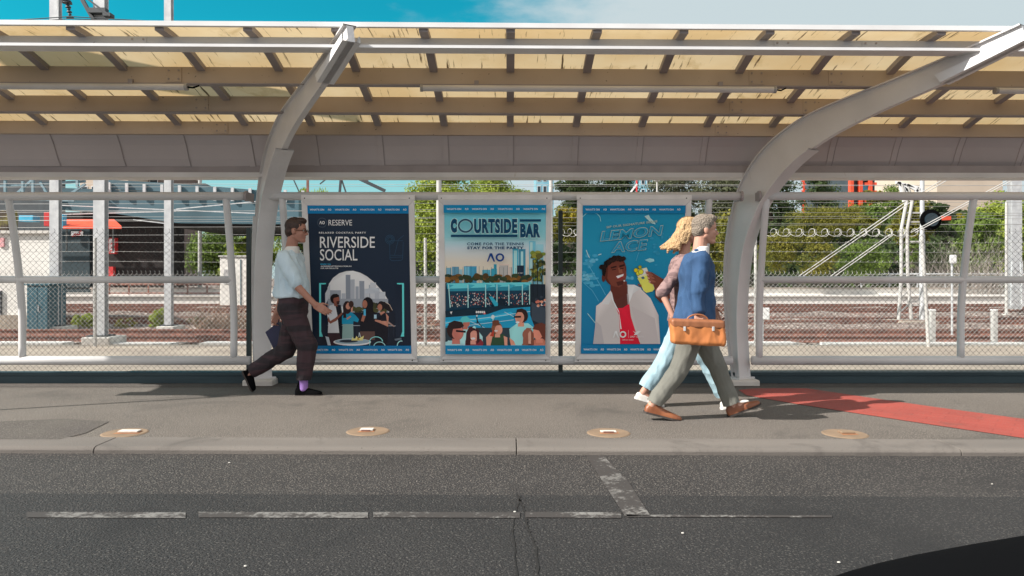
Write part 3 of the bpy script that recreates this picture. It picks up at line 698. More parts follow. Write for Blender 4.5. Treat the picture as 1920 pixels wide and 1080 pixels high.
# ================================================================ wires
def wire(a, b, da, db, r=0.011, m=None, sag=0.0):
    p, q = P(*a, da), P(*b, db); mb = MB(); pts = [p.lerp(q, i / 12) - Vector((0, 0, sag * 4 * (i/12) * (1 - i/12))) for i in range(13)]

    mb.tube(pts, r, 5); o = mb.build('overhead_wire', m or m_wire_w, origin=(p + q) / 2); return o
for a, b, r in (((-900, 329), (2700, 337), .016), ((-900, 343), (2700, 349), .010), ((-900, 352), (2700, 347), .008), ((-900, 384), (2700, 378), .009), ((-900, 404), (2700, 381), .009),
             ((-900, 392), (2700, 402), .009), ((-900, 418), (2700, 400), .009), ((-900, 404), (2700, 412), .009), ((-900, 430), (2700, 418), .009), ((-900, 446), (2700, 430), .008), ((-900, 410), (2700, 424), .008)):
    tag(wire(a, b, 22, 22, r*.6, m_wire_w if r > .0095 else m_wire), 'thin pale wire strung level over the railway behind the fence', 'wire', 'level overhead wires over the railway')
for k, (a, b) in enumerate((((1480, 530), (1697, 380)), ((1488, 530), (1706, 380)), ((1540, 530), (1668, 440)), ((1548, 530), (1675, 440)), ((1708, 436), (1905, 330)), ((1716, 436), (1913, 330)), ((1722, 364), (1800, 318)), ((1728, 366), (1806, 320)))):
    tag(wire(a, b, 18, 18, .012), 'white stay wire slanting up to the right past the signal mast', 'wire', 'slanting stay wires by the signal mast')
for a, b in (((-60, 44), (131, 31)), ((131, 31), (420, 48)), ((-60, 50), (131, 35)), ((131, 35), (330, 44))):
    tag(wire(a, b, 12.8, 12.8, .009, m_galv_d), 'dark wire meeting the insulator above the canopy edge', 'wire', 'dark wires above the canopy')
# dark overhead arms seen under the canopy
e = empty('overhead_bracket', P(690, 345, 20), 'dark steel catenary arm against the pale sky above the left poster', 'bracket')
mb = MB(); mb.obox(P(665, 331, 20), P(722, 358, 20), .09, .09); mb.obox(P(672, 331, 20), P(690, 340, 20), .05, .05); mb.build('arm', m_galv_d, e)
mb = MB(); mb.obox(P(640, 325, 20), P(636, 372, 20), .06, .06); mb.obox(P(640, 335, 20), P(650, 365, 20), .04, .04); mb.build('hanger', m_galv_d, e)
e = empty('overhead_bracket', P(575, 345, 20), 'thin dark drop rod with sloping stays right of the left arched post', 'bracket')
mb = MB(); mb.obox(P(577, 320, 20), P(577, 380, 20), .06, .06); mb.build('rod', m_rail, e)
mb = MB(); mb.obox(P(545, 325, 20), P(562, 362, 20), .03, .03); mb.build('stay', m_galv_d, e)
mb = MB(); mb.obox(P(600, 345, 20), P(625, 325, 20), .03, .03); mb.build('stay', m_galv_d, e)

# ================================================================ viaduct at the left
V = empty('viaduct', (-24, 36, -0.1), 'dark teal railway viaduct with truss sides above a black opening', 'bridge')
DV = 36.0
def vb(px0, px1, y0, y1, d, dep, m, nm):
    a = P(px0, y1, d); b = P(px1, y0, d); mb = MB(); mb.box(a.x, b.x, d, d + dep, a.z, b.z); return mb.build(nm, m, V)
# tapering plate girder
def slab(pts, d, dep, m, nm):
    f = [P(x, y, d) for x, y in pts]; g = [p + Vector((0, dep, 0)) for p in f]; mb = MB(); mb.poly(f); mb.poly(g[::-1]); n_ = len(f)
    for i in range(n_): mb.poly([f[i], g[i], g[(i+1) % n_], f[(i+1) % n_]])
    return mb.build(nm, m, V)
slab([(110, 352), (480, 366), (560, 372), (560, 420), (330, 418), (200, 398), (110, 392)], DV, 1.0, m_girder, 'plate_girder')
m_void = mat('painted_shade_brick', (0.022, 0.017, 0.016), (0.014, 0.011, 0.011), rough=0.95, scale=2)  # near-black base colour paints in the shade under the bridge
slab([(-400, 330), (112, 330), (112, 436), (-400, 436)], DV + 2.5, 0.5, m_galv_d, 'rear_girder')
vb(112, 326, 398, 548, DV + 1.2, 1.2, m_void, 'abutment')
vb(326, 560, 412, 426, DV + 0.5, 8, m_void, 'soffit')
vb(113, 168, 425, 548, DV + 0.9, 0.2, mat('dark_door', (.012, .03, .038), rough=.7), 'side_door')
mb = MB()
for k in range(12): 
    x = 205 + k * 33; a = P(x, 372 + k*0.7, DV - .1); b = P(x, 342 + k*1.4, DV - .1); mb.obox(a, b, .14, .1)
mb.build('parapet_post', m_galv, V)
slab([(190, 336), (330, 344), (480, 356), (480, 368), (330, 360), (190, 354)], DV - 0.02, 0.1, m_girder, 'parapet')
mb = MB()
for a, b in (((-60, 336), (170, 332)), ((-60, 352), (160, 340)), ((-60, 364), (170, 362)), ((20, 372), (140, 376)), ((10, 336), (10, 362)), ((33, 362), (60, 338)), ((62, 338), (62, 362)), ((75, 340), (88, 362)), ((43, 340), (43, 362)), ((135, 362), (160, 345)), ((145, 335), (145, 350))):
    dd_ = DV - .3 - random.random() * .5; mb.obox(P(*a, dd_), P(*b, dd_), .11, .11)
mb.build('truss', mat('truss_paint', (.20, .30, .34), (.12, .19, .22), rough=.6), V)
mb = MB()
for a, b in (((115, 385), (480, 400)), ((115, 402), (330, 396)), ((330, 392), (480, 378)), ((250, 412), (320, 420))): mb.obox(P(*a, DV - .6), P(*b, DV - .6), .045, .045)
mb.build('service_pipe', m_galv, V)
def thing_box(px0, px1, y0, y1, d, dep, m, nm, lab, cat, bevel=0.02):
    a = P(px0, y1, d); b = P(px1, y0, d); mb = MB(); mb.box(a.x, b.x, d, d + dep, a.z, b.z); return tag(mb.build(nm, m, origin=((a.x+b.x)/2, d, a.z), bevel=bevel), lab, cat)
e = empty('awning', P(175, 418, 35), 'orange red awning in front of the dark viaduct opening', 'awning')
def quad3(e, nm, pts, m, dep=.3):
    mb = MB(); f = [P(x, y, d) for x, y, d in pts]; g = [p + Vector((0, 0.0, -.12)) for p in f]; mb.poly(f); mb.poly(g[::-1])
    for i in range(len(f)): mb.poly([f[i], g[i], g[(i+1) % len(f)], f[(i+1) % len(f)]])
    mb.build(nm, m, e)
quad3(e, 'canvas', [(118, 424, 33), (228, 424, 33), (214, 411, 35.5), (124, 411, 35.5)], m_orange)
mb = MB(); 
for x in (125, 212): mb.tube([P(x, 424, 33.2), P(x, 470, 35.8)], .04, 6)
mb.build('support', m_galv_d, e)
# red framed notice boards under the viaduct
for px, y0, y1, w_, lab in ((210, 446, 476, 13, 'red and white graffiti covered board on the dark viaduct wall'), (207, 500, 532, 10, 'plain red panel low on the dark viaduct wall'), (145, 432, 444, 26, 'white board with red marks above the side door of the viaduct')):
    d = 36.9; a = P(px - w_/2, y1, d); b = P(px + w_/2, y0, d); e = empty('wall_board', ((a.x+b.x)/2, d, a.z), lab, 'board')
    mb = MB(); mb.box(a.x, b.x, d, d + .25, a.z, b.z); mb.build('backing', m_redp, e)
    if px != 207:
        mb = MB(); mb.box(a.x + .05, b.x - .05, d - .03, d - .002, a.z + .05, b.z - .05); mb.build('face', m_white, e)
        mb = MB()
        for k in range(7):
            q = Vector((a.x + (b.x-a.x)*random.uniform(.15,.85), d - .05, a.z + (b.z-a.z)*random.uniform(.1,.9))); mb.obox(q - Vector((.06,0,.05)), q + Vector((.07, 0, .06)), .02, .035)
        mb.build('paint_marks', m_redp, e)
thing_box(35, 62, 404, 415, 33, .5, m_bluep, 'tarpaulin', 'bright blue sheet on the truss at the far left', 'tarpaulin')
thing_box(82, 93, 398, 424, 33, .5, m_redp, 'red_hoarding', 'dark red panel left of the first catenary post, under the truss', 'panel')
thing_box(113, 118, 402, 428, 33, .3, m_bluep, 'blue_hoarding', 'narrow blue strip panel right of the first catenary post', 'panel')
m_graf = mat('graffiti_wall', (0.16, 0.14, 0.04), (0.06, 0.045, 0.03), rough=0.9, scale=1.5, lo=.45, hi=.52)
thing_box(-60, 15, 394, 437, 30, .6, m_graf, 'graffiti_wall', 'olive graffiti covered wall piece at the far left edge', 'wall')
# white lineside building + cabinet
e = empty('lineside_building', (-12.5, 17, -0.1), 'long low white painted building at the far left behind the fence', 'building')
a = P(-500, 520, 17.2).x; b = P(108, 520, 17.2).x; zt = P(0, 438, 17.2).z
mb = MB(); bb = P(104, 520, 21).x; kx = lambda x, y, z: (x + (bb - b) * (y - 17.2) / 3.8 * (1 if x > a + 1 else 0), y, z); mb.box(a, b, 17.2, 21, -0.1, zt, fn=kx); mb.build('wall', m_wwall, e)
mb = MB(); mb.box(a - .1, b + .06, 17.12, 21.1, zt, zt + .07, fn=kx); mb.build('roof_edge', m_conc, e)
mb = MB(); mb.box(a, b, 17.14, 17.2, -0.1, 0.28); mb.build('plinth', m_sand, e)
mb = MB(); mb.box(P(-30,0,17.2).x, P(4,0,17.2).x, 17.15, 17.2, -0.1 , P(0, 545, 17.2).z); mb.build('door', m_galv_d, e)
mb = MB(); mb.box(P(0,0,17.2).x, P(9,0,17.2).x, 17.16, 17.2, P(0, 463, 17.2).z, P(0, 446, 17.2).z); mb.build('sticker', mat('pink_sticker', (0.7, 0.35, 0.36), rough=.6), e)
e = empty('equipment_cabinet', P(71, 630, 15.4), 'dark teal metal equipment cabinet with double doors in front of the white building', 'cabinet')
a = P(50, 632, 15.4); b = P(92, 535, 15.4)
mb = MB(); mb.box(a.x, b.x, 15.4, 16.0, -0.1, b.z); mb.build('body', m_cab, e, bevel=.01)
mb = MB(); mb.box(a.x - .03, b.x + .03, 15.36, 16.04, b.z, b.z + .04); mb.build('lid', m_cab, e)
mx_ = (a.x + b.x) / 2
for p, q in ((a.x + .02, mx_ - .004), (mx_ + .004, b.x - .02)):
    mb = MB(); mb.box(p, q, 15.38, 15.4, -0.02, b.z - .03); mb.build('door', m_cab, e, bevel=.004)
mb = MB(); mb.box(mx_ + .02, mx_ + .04, 15.36, 15.38, .45, .58); mb.build('handle', m_galv, e)
# white relay hut
def hut(px0, px1, y0, d, dep, lab, slit=True):
    a = P(px0, 520, d); b = P(px1, y0, d); e = empty('relay_hut', ((a.x+b.x)/2, d, -0.1), lab, 'hut')
    mb = MB(); mb.box(a.x, b.x, d, d + dep, -0.1, b.z); mb.build('wall', m_wwall, e, bevel=.03)
    mb = MB(); mb.box(a.x - .05, b.x + .05, d - .05, d + dep + .05, b.z, b.z + .06); mb.build('roof', m_wire_w, e, bevel=.02)
    mb = MB(); x = a.x + (b.x - a.x)*.25; mb.box(x - .12, x + .1, d - .02, d, .9, 1.5); mb.build('hatch', m_grey, e)
    mb = MB(); x = a.x + (b.x - a.x)*.72; mb.box(x - .02, x + .02, d - .02, d, 0, b.z - .1); mb.build('door_seam', m_cab, e)
hut(412, 467, 482, 29, 2, 'small white relay hut behind the fence left of the left arched post')

# ================================================================ buildings beyond
def windows(e, x0, x1, z0, z1, y, nx, nz, fx=.5, fz=.55, m=None):
    for i in range(nx):
        for k in range(nz):
            cx = x0 + (x1-x0)*(i+.5)/nx; cz = z0 + (z1-z0)*(k+.5)/nz; hw = (x1-x0)/nx*fx/2; hh = (z1-z0)/nz*fz/2
            mb = MB(); mb.box(cx-hw-.06, cx+hw+.06, y-.06, y, cz-hh-.06, cz+hh+.06); f = mb.build('window', m or m_white, e)
            mb = MB(); mb.box(cx-hw, cx+hw, y-.075, y-.061, cz-hh, cz+hh); mb.build('pane', m_glass, f, origin=WL[e.name])
def bld(nm, px0, px1, ytop, d, dep, m, lab, nx, nz, wz=None, roof=None):
    a = P(px0, 520, d); b = P(px1, ytop, d); e = empty(nm, ((a.x+b.x)/2, d, -0.1), lab, 'building')
    mb = MB(); mb.box(a.x, b.x, d, d + dep, -0.1, b.z); mb.build('wall', m, e)
    mb = MB(); mb.box(a.x - .2, b.x + .2, d - .2, d + dep + .2, b.z, b.z + .35); mb.build('roof', roof or m_conc, e)
    if nx: windows(e, a.x, b.x, wz or b.z*.4, b.z - .2, d, nx, nz)
    return e, a, b
bld('apartment_building', 150, 240, 300, 90, 12, m_beige, 'beige apartment block above the viaduct, left of the brown one', 5, 3, 8)
bld('apartment_building', 248, 302, 318, 95, 12, mat('brown_render', (0.18, 0.13, 0.11), rough=.9), 'darker brown block above the viaduct beside the slim catenary post', 2, 3, 8)
bld('office_building', 1757, 1880, 290, 75, 15, m_beige, 'windowless pale beige building above the shrubs at the right', 0, 0)
e, a, b = bld('red_framed_building', 1592, 1640, 300, 66, 10, m_galv_d, 'dark building with a bright orange red frame and blue windows', 0, 0)
mb = MB()
for x in (1597, 1614, 1632): p = P(x, 0, 65.6); mb.box(p.x - .14, p.x + .14, 65.5, 66, -0.1, b.z + .2)
for y in (320, 343, 358, 375): q = P(0, y, 65.6); mb.box(a.x + 1.2, b.x, 65.6, 66, q.z - .2, q.z + .05)
mb.build('frame', m_orange, e)
for y in (331, 350):
    q = P(0, y, 65.6); mb = MB(); mb.box(P(1616,0,65.7).x, P(1630,0,65.7).x, 65.75, 66, q.z - .35, q.z + .35); mb.build('window', m_bluep, e)
e, a, b = bld('glass_tower', 1005, 1038, 300, 130, 12, mat('blue_glass', (0.10, 0.30, 0.40), (0.25, 0.45, 0.52), rough=.15, scale=.3), 'pale blue glass tower beyond the trees above the middle poster', 3, 5, 12)
e, a, b = bld('glass_tower', 1200, 1232, 300, 120, 12, MATS['blue_glass'], 'teal glass block beyond the dark trees above the right poster', 3, 4, 12)
e = empty('red_mast', P(1507, 460, 62), 'thin orange red lattice mast standing in the dark trees at the right', 'mast')
mb = MB(); mb.obox(P(1507, 322, 62), P(1507, 460, 62), .12, .12)
for k in range(10): mb.obox(P(1503, 330 + k*9, 61.9), P(1511, 338 + k*9, 61.9), .08, .08)
mb.build('lattice', m_orange, e)

# ================================================================ vegetation
def leafmat(name, c1, c2, tr=0.35):
    m = mat(name, c1, c2, rough=0.6, scale=0.9, transl=tr, lo=.38, hi=.62, spec=0.25); return m
L_bright = leafmat('bright_foliage', (0.34, 0.40, 0.06), (0.20, 0.26, 0.04))
L_mid = leafmat('mid_foliage', (0.17, 0.24, 0.045), (0.09, 0.14, 0.025))
L_dark = leafmat('dark_foliage', (0.075, 0.11, 0.035), (0.04, 0.062, 0.022))
L_olive = leafmat('olive_foliage', (0.22, 0.20, 0.03), (0.12, 0.125, 0.02))
L_grey = leafmat('grey_foliage', (0.13, 0.14, 0.075), (0.07, 0.08, 0.04))
L_yel = leafmat('yellow_foliage', (0.38, 0.30, 0.02), (0.24, 0.20, 0.02))
m_bark = mat('bark', (0.10, 0.075, 0.055), (0.06, 0.045, 0.035), rough=.95, scale=6, bump=1, bscale=30)
m_bare = mat('dry_twigs', (0.36, 0.26, 0.19), (0.25, 0.18, 0.13), rough=.95, scale=6)
def rnd_unit(rr):
    while True:
        v = Vector((rr.uniform(-1, 1), rr.uniform(-1, 1), rr.uniform(-1, 1)))
        if 0.05 < v.length < 1: return v.normalized()
def plant(nm, px0, px1, ytop, ybot, d, m, lab, cat='tree', group=None, clumps=26, leaves=190, leaf=0.2, seed=1, trunk=True, depth=None, droop=0, zbase=-0.1, full=False):
    rr = random.Random(seed); a = P(px0, ybot, d); b = P(px1, ytop, d); cx = (a.x+b.x)/2; rx = (b.x-a.x)/2; zb = max(a.z, zbase); cz = (zb+b.z)/2; rz_ = (b.z-zb)/2; ry = depth or min(rx, rz_*1.2)
    e = empty(nm, (cx, d + ry, zbase), lab, cat, group); mb = MB(); cl = []
    for k in range(clumps):
        v = rnd_unit(rr); q = rr.uniform(.35, .86)
        if v.y > 0.5: v.y *= -1
        c = Vector((cx + v.x*rx*q, d + ry + v.y*ry*q, cz + v.z*rz_*q)); r = rr.uniform(.20, .36) * min(rx, rz_*1.1) * (1.42 if full else 1.15); cl.append((c, r))
        sq = rr.uniform(.6, .85)
        for i in range(leaves):
            n_ = rnd_unit(rr); 
            if n_.z < -0.3 and rr.random() < .6: n_.z *= -1
            rad = r * (rr.random() ** .35) * rr.uniform(.85, 1.12)
            p = c + Vector((n_.x*rad, n_.y*rad, n_.z*rad*sq - (droop * rr.random() ** 2 * r)))
            nn = (n_ + rnd_unit(rr) * .8).normalized(); t = nn.cross(Vector((rr.uniform(-1,1), rr.uniform(-1,1), rr.uniform(-1,1)))).normalized(); bt = nn.cross(t)
            s_ = leaf * rr.uniform(.55, 1.25); w_ = s_ * rr.uniform(.4, .7)
            if droop: t = (t*.3 + Vector((0,0,-1))).normalized(); bt = nn.cross(t).normalized(); w_ *= .5; s_ *= 1.6
            mb.poly([p - t*s_*.5, p + bt*w_*.5 - t*s_*.05, p + t*s_*.5, p - bt*w_*.5 - t*s_*.05])
    mb.build('crown', m, e, fixn=False)
    if trunk:
        mb = MB(); base = Vector((cx, d + ry, zbase)); fork = Vector((cx + rx*.05, d + ry, zb + (cz-zb)*.5)); rt = max(.05, rz_ * .05)
        mb.tube([base, base.lerp(fork, .5) + Vector((rt*.4, 0, 0)), fork], [rt*1.5, rt, rt*.85], 8)
        for c, r in cl[:9]: mb.tube([fork - Vector((0,0,rt)), fork.lerp(c, .5) + Vector((0, 0, r*.15)), c], [rt*.6, rt*.35, rt*.12], 5)
        mb.build('trunk', m_bark, e)
    return e
T = plant; gT = 'trees beyond the railway'
T('willow_tree', 412, 520, 330, 520, 60, L_bright, 'pale green willow top just left of the left arched post', group=gT, droop=1.2, leaf=.25, seed=3)
T('willow_tree', 528, 618, 333, 520, 58, L_bright, 'pale green willow top between the left arched post and the left poster', group=gT, droop=1.2, leaf=.25, seed=4)
T('leafy_tree', 318, 452, 422, 545, 44, L_mid, 'green tree under the viaduct girder beside the slim catenary post', group=gT, seed=5, full=True, clumps=70)
T('leafy_tree', 395, 500, 432, 545, 42, L_bright, 'lighter green tree under the viaduct girder behind the relay hut', group=gT, seed=6, full=True, clumps=30)
T('leafy_tree', 500, 640, 400, 545, 44, L_mid, 'green tree behind the walking person in the white shirt', group=gT, seed=7, full=True, clumps=30)
T('leafy_tree', 756, 890, 265, 545, 46, L_bright, 'tall light green tree seen left of the middle poster', group=gT, clumps=110, leaves=240, seed=8, full=True, leaf=.2)
T('leafy_tree', 868, 1000, 280, 530, 50, L_bright, 'light green tree above the middle poster', group=gT, clumps=100, leaves=240, seed=9, full=True, leaf=.2)
T('broadleaf_tree', 1045, 1115, 270, 480, 56, L_dark, 'dark tree above the gap between the middle and right posters', group=gT, clumps=70, seed=10, full=True)
T('broadleaf_tree', 1095, 1205, 250, 480, 58, L_dark, 'dark tree above the left half of the right poster', group=gT, clumps=80, seed=11, full=True)
T('shrub', 1020, 1110, 372, 470, 40, L_olive, 'olive shrub filling the gap between the middle and right posters', 'shrub', clumps=24, seed=12, trunk=False)
T('shrub', 1040, 1095, 385, 415, 34, L_yel, 'small yellow flowering shrub in the gap right of the middle poster', 'shrub', clumps=12, leaves=60, seed=13, trunk=False)
T('broadleaf_tree', 1225, 1330, 250, 500, 54, L_grey, 'grey green tree above the two walking people', group=gT, clumps=80, seed=14, full=True)
T('broadleaf_tree', 1310, 1430, 250, 500, 52, L_grey, 'grey green tree behind the right arched post', group=gT, clumps=80, seed=15, full=True)
T('shrub', 1290, 1420, 385, 520, 38, L_olive, 'olive shrub behind the walking man in the blue blazer', 'shrub', clumps=26, seed=16, trunk=False)
T('broadleaf_tree', 1415, 1525, 250, 520, 52, L_dark, 'dark green tree right of the right arched post', group=gT, clumps=56, leaves=170, seed=17, full=True)
T('broadleaf_tree', 1508, 1592, 262, 500, 56, L_dark, 'dark green tree around the red mast', group=gT, clumps=46, seed=18, full=True)
T('broadleaf_tree', 1652, 1745, 325, 500, 60, L_mid, 'green tree behind the head of the signal mast', group=gT, clumps=46, seed=19, full=True)
T('rounded_shrub', 1478, 1610, 378, 470, 40, L_olive, 'big domed olive shrub in the middle of the right-hand bank', 'shrub', group='shrubs on the bank', clumps=60, leaves=170, leaf=.11, seed=20, trunk=False, full=True)
T('rounded_shrub', 1540, 1650, 374, 450, 42, L_olive, 'olive shrub behind and right of the big domed one', 'shrub', group='shrubs on the bank', clumps=40, leaves=190, leaf=.11, seed=21, trunk=False, full=True)
T('rounded_shrub', 1430, 1520, 425, 520, 36, L_olive, 'lower olive shrub beside the right arched post', 'shrub', group='shrubs on the bank', clumps=40, leaves=190, leaf=.10, seed=22, trunk=False, full=True)
T('rounded_shrub', 1505, 1590, 440, 525, 35, L_olive, 'olive green shrub at the foot of the big domed shrub', 'shrub', group='shrubs on the bank', clumps=36, leaves=140, leaf=.10, seed=23, trunk=False, full=True)
T('rounded_shrub', 1575, 1700, 442, 528, 36, L_mid, 'fresh green shrub left of the signal mast', 'shrub', group='shrubs on the bank', clumps=44, leaves=140, leaf=.11, seed=24, trunk=False)
T('rounded_shrub', 1605, 1672, 400, 440, 38, L_olive, 'small olive shrub in the dark part of the bank', 'shrub', group='shrubs on the bank', clumps=20, leaves=120, leaf=.10, seed=25, trunk=False)
T('rounded_shrub', 1605, 1690, 352, 385, 52, L_olive, 'yellow olive crown below the red framed building', 'shrub', group='shrubs on the bank', clumps=26, leaves=140, leaf=.14, seed=26, trunk=False, full=True)
T('leafy_tree', 1690, 1770, 362, 470, 44, L_olive, 'olive green tree behind the round dark signal', group=gT, clumps=50, seed=51, full=True)
T('leafy_tree', 1600, 1680, 376, 450, 47, L_mid, 'green tree on the bank below the red framed building', group=gT, clumps=50, seed=52, full=True)
T('rounded_shrub', 1698, 1745, 430, 520, 38, L_mid, 'green shrub behind the signal mast columns', 'shrub', group='shrubs on the bank', clumps=22, leaves=120, leaf=.10, seed=27, trunk=False)
T('rounded_shrub', 1735, 1800, 448, 520, 38, L_dark, 'dark shrub behind the small square white sign', 'shrub', group='shrubs on the bank', clumps=20, leaves=120, leaf=.10, seed=28, trunk=False)
T('leafy_tree', 1815, 1905, 375, 525, 40, L_mid, 'green tree between the curved fence post and the right catenary post', group=gT, clumps=44, seed=29, full=True)
T('leafy_tree', 1870, 1990, 340, 520, 44, L_bright, 'light green tree behind the right-edge catenary post', group=gT, clumps=50, seed=30, full=True)
T('leafy_tree', 1740, 1800, 368, 440, 56, L_dark, 'dark tree below the beige building', group=gT, clumps=30, seed=31)
T('flowering_shrub', 1783, 1815, 398, 412, 36, L_yel, 'tiny yellow flowering shrub beside the curved fence post at the right', 'shrub', clumps=8, leaves=60, leaf=.10, seed=32, trunk=False)
T('weed_bush', 112, 178, 586, 630, 16.6, L_bright, 'low green weed bush beside the second catenary post', 'bush', group='weeds by the track', clumps=22, leaves=110, leaf=.055, seed=33, trunk=False)
T('weed_bush', 262, 312, 580, 622, 17.0, L_bright, 'low green weed bush left of the slim catenary post', 'bush', group='weeds by the track', clumps=22, leaves=110, leaf=.055, seed=34, trunk=False)
T('weed_bush', 205, 262, 596, 625, 17.4, L_olive, 'low dry olive weed bush between the catenary posts', 'bush', group='weeds by the track', clumps=16, leaves=90, leaf=.05, seed=35, trunk=False)
T('weed_bush', 338, 400, 594, 625, 17.2, L_grey, 'low grey weed bush right of the slim catenary post', 'bush', group='weeds by the track', clumps=16, leaves=90, leaf=.05, seed=36, trunk=False)
# bare tangle of dry twigs
def twigs(px, py, d, n_, h, wdt, lab, seed, nm='dry_bush', m=None):
    rr = random.Random(seed); c = P(px, py, d); c.z = -0.1; mb = MB()
    for k in range(n_):
        a = c + Vector((rr.uniform(-wdt, wdt)*.6, rr.uniform(-.3, .3), 0)); t = Vector((rr.uniform(-1, 1), rr.uniform(-.5, .5), rr.uniform(.8, 1.6))).normalized(); l_ = h * rr.uniform(.5, 1.1)
        pts = [a]; 
        for i in range(4): t = (t + rnd_unit(rr) * .35).normalized(); pts.append(pts[-1] + t * l_ / 4)
        mb.tube(pts, [.008, .007, .006, .004, .002], 3)
    tag(mb.build(nm, m or m_bare, origin=c), lab, 'bush')
twigs(425, 620, 16.5, 260, .75, 1.0, 'tangle of bare dry brown twigs left of the left arched post', 40)
twigs(1765, 460, 38, 240, 3.4, 2.0, 'leafless pale branching bush at the right behind the round signal', 41, m=mat('grey_twigs', (0.30, 0.26, 0.23), rough=.9))
twigs(1835, 440, 37, 240, 4.0, 2.0, 'leafless grey bush behind the curved fence post at the right', 42, m=MATS['grey_twigs'])
twigs(880, 610, 17, 80, .5, 3.0, 'scattered dry weeds behind the middle poster', 43)
# wooded bank behind
m_bank = mat('leaf_litter_bank', (0.045, 0.035, 0.024), (0.02, 0.02, 0.011), rough=.95, scale=.8, bump=2, bscale=6)
mb = MB(); prev = None
for i in range(121):
    x = -22 + i * 1.1; row = []
    for k in range(13):
        t = k / 12; y = 47 + 20 * t; hgt = (5.4 + 1.6 * min(1, max(0, (x + 6) / 20))) * min(1, max(0.0, (x + 17) / 8)); z = -0.1 + hgt * (t ** .75) + (0.55 * noise.noise((x * .5, y * .5, 1)) if k else 0); row.append((x, y, z))
    if prev:
        for k in range(12): mb.poly([prev[k], row[k], row[k+1], prev[k+1]])
    prev = row
tag(mb.build('hill', m_bank, fixn=False), kind='structure')
# undergrowth on the bank as one mass
mb = MB(); rr = random.Random(99)
for i in range(26000):
    x = rr.uniform(-14, 90); t = rr.random(); y = 47.2 + 19 * t; hgt = (5.4 + 1.6 * min(1, max(0, (x + 6) / 20))) * min(1, max(0.0, (x + 17) / 8)); z = -0.1 + hgt * (t ** .75) + rr.uniform(.0, .7)*(.4+abs(noise.noise((x*.3, y*.3, 7)))*1.8)
    p = Vector((x, y, z)); nn = rnd_unit(rr); t_ = nn.cross(rnd_unit(rr)).normalized(); bt = nn.cross(t_); s_ = rr.uniform(.3, .8)
    mb.poly([p - t_*s_*.5, p + bt*s_*.3, p + t_*s_*.5, p - bt*s_*.3])
tag(mb.build('undergrowth', L_dark, fixn=False), kind='stuff')
# thin sign pole outside the left edge: it throws the long thin shadow across the path
base = Vector((-7.45, 5.22, 0))
e = empty('street_pole', base, 'slim steel street pole standing on the pavement left of the canopy bay', 'pole')
mb = MB(); mb.tube([base, base + Vector((0, 0, 5.5))], .022, 10); mb.build('shaft', m_galv, e)
mb = MB(); mb.tube([base, base + Vector((0, 0, .03))], .09, 12); mb.build('base_flange', m_galv_d, e)

mb = MB(); u_ = Vector((.925, .38, 0)).normalized(); v_ = Vector((-u_.y, u_.x, 0)); c0 = Vector((-5.95, 5.72, 5.5))
mb.box(-1.55, 1.25, -.33, .30, 0, .05, fn=lambda x, y, z: tuple(c0 + u_*x + v_*y*(1 if x < 0 else .55) + Vector((0, 0, z)))); mb.build('panel', m_galv_d, e)  # added out-of-view slab, shaped and placed to shade a band of the roof
# black wing mirror of the car at the kerb side lane, lower right
cm = Vector((0.295, 0.40, 0.972))
e = empty('car_mirror', cm, 'black rounded car wing mirror poking in at the bottom right corner', 'car mirror')
def sel(mb, c, r, rot, n=32, m=16, pw=3.0):
    sg = lambda t, e_: math.copysign(abs(t) ** e_, t)
    rings = []
    for k in range(m):
        g = -pi/2 + pi*(k+.5)/m; rings.append([c + rot @ Vector((r[0]*sg(cos(g), 2/pw)*sg(cos(2*pi*j/n), 2/pw), r[1]*sg(cos(g), 2/pw)*sg(sin(2*pi*j/n), 2/pw), r[2]*sg(sin(g), 2/pw))) for j in range(n)])
    base = len(mb.v)
    for q in rings: mb.v += [tuple(p) for p in q]
    for i in range(m-1):
        for j in range(n): a_ = base+i*n+j; b_ = base+i*n+(j+1) % n; mb.f.append([a_, b_, b_+n, a_+n]); mb.m.append(0); mb.c.append(None)
    mb.f.append([base+j for j in range(n)][::-1]); mb.f.append([base+(m-1)*n+j for j in range(n)]); mb.m += [0, 0]; mb.c += [None, None]
RM = Matrix.Rotation(radians(-10), 3, 'Y')
mb = MB(); sel(mb, cm, (0.185, 0.07, 0.052), RM, pw=2.5); mb.build('housing', m_black, e, smooth=True)
mb = MB(); sel(mb, cm + Vector((0, -.062, 0)), (0.16, 0.012, 0.04), RM, pw=2.8); mb.build('mirror_glass', m_glass, e, smooth=True)
mb = MB(); mb.tube([cm + Vector((.10, -.02, -.02)), cm + Vector((.26, -.05, -.10)), cm + Vector((.40, -.10, -.14))], .028, 12); mb.build('arm', m_black, e, smooth=True)
# ================================================================ posters
m_art = bpy.data.materials.new('printed_poster'); m_art.use_nodes = True
_n = m_art.node_tree.nodes; _l = m_art.node_tree.links
_a = _n.new('ShaderNodeAttribute'); _a.attribute_name = 'Col'
_l.new(_a.outputs['Color'], _n['Principled BSDF'].inputs['Base Color'])
_n['Principled BSDF'].inputs['Roughness'].default_value = 0.22; _n['Principled BSDF'].inputs['Specular IOR Level'].default_value = 0.35
_w = _n.new('ShaderNodeTexNoise'); _w.inputs['Scale'].default_value = 3.5; _c = _n.new('ShaderNodeTexCoord'); _b = _n.new('ShaderNodeBump')
_b.inputs['Strength'].default_value = 0.25; _b.inputs['Distance'].default_value = 0.01
_l.new(_c.outputs['Object'], _w.inputs['Vector']); _l.new(_w.outputs['Fac'], _b.inputs['Height']); _l.new(_b.outputs[0], _n['Principled BSDF'].inputs['Normal'])
PZ0, PZ1 = 0.355, 1.935
PY0, PY1 = 7.79, 7.575
ART_GAIN = 1.5
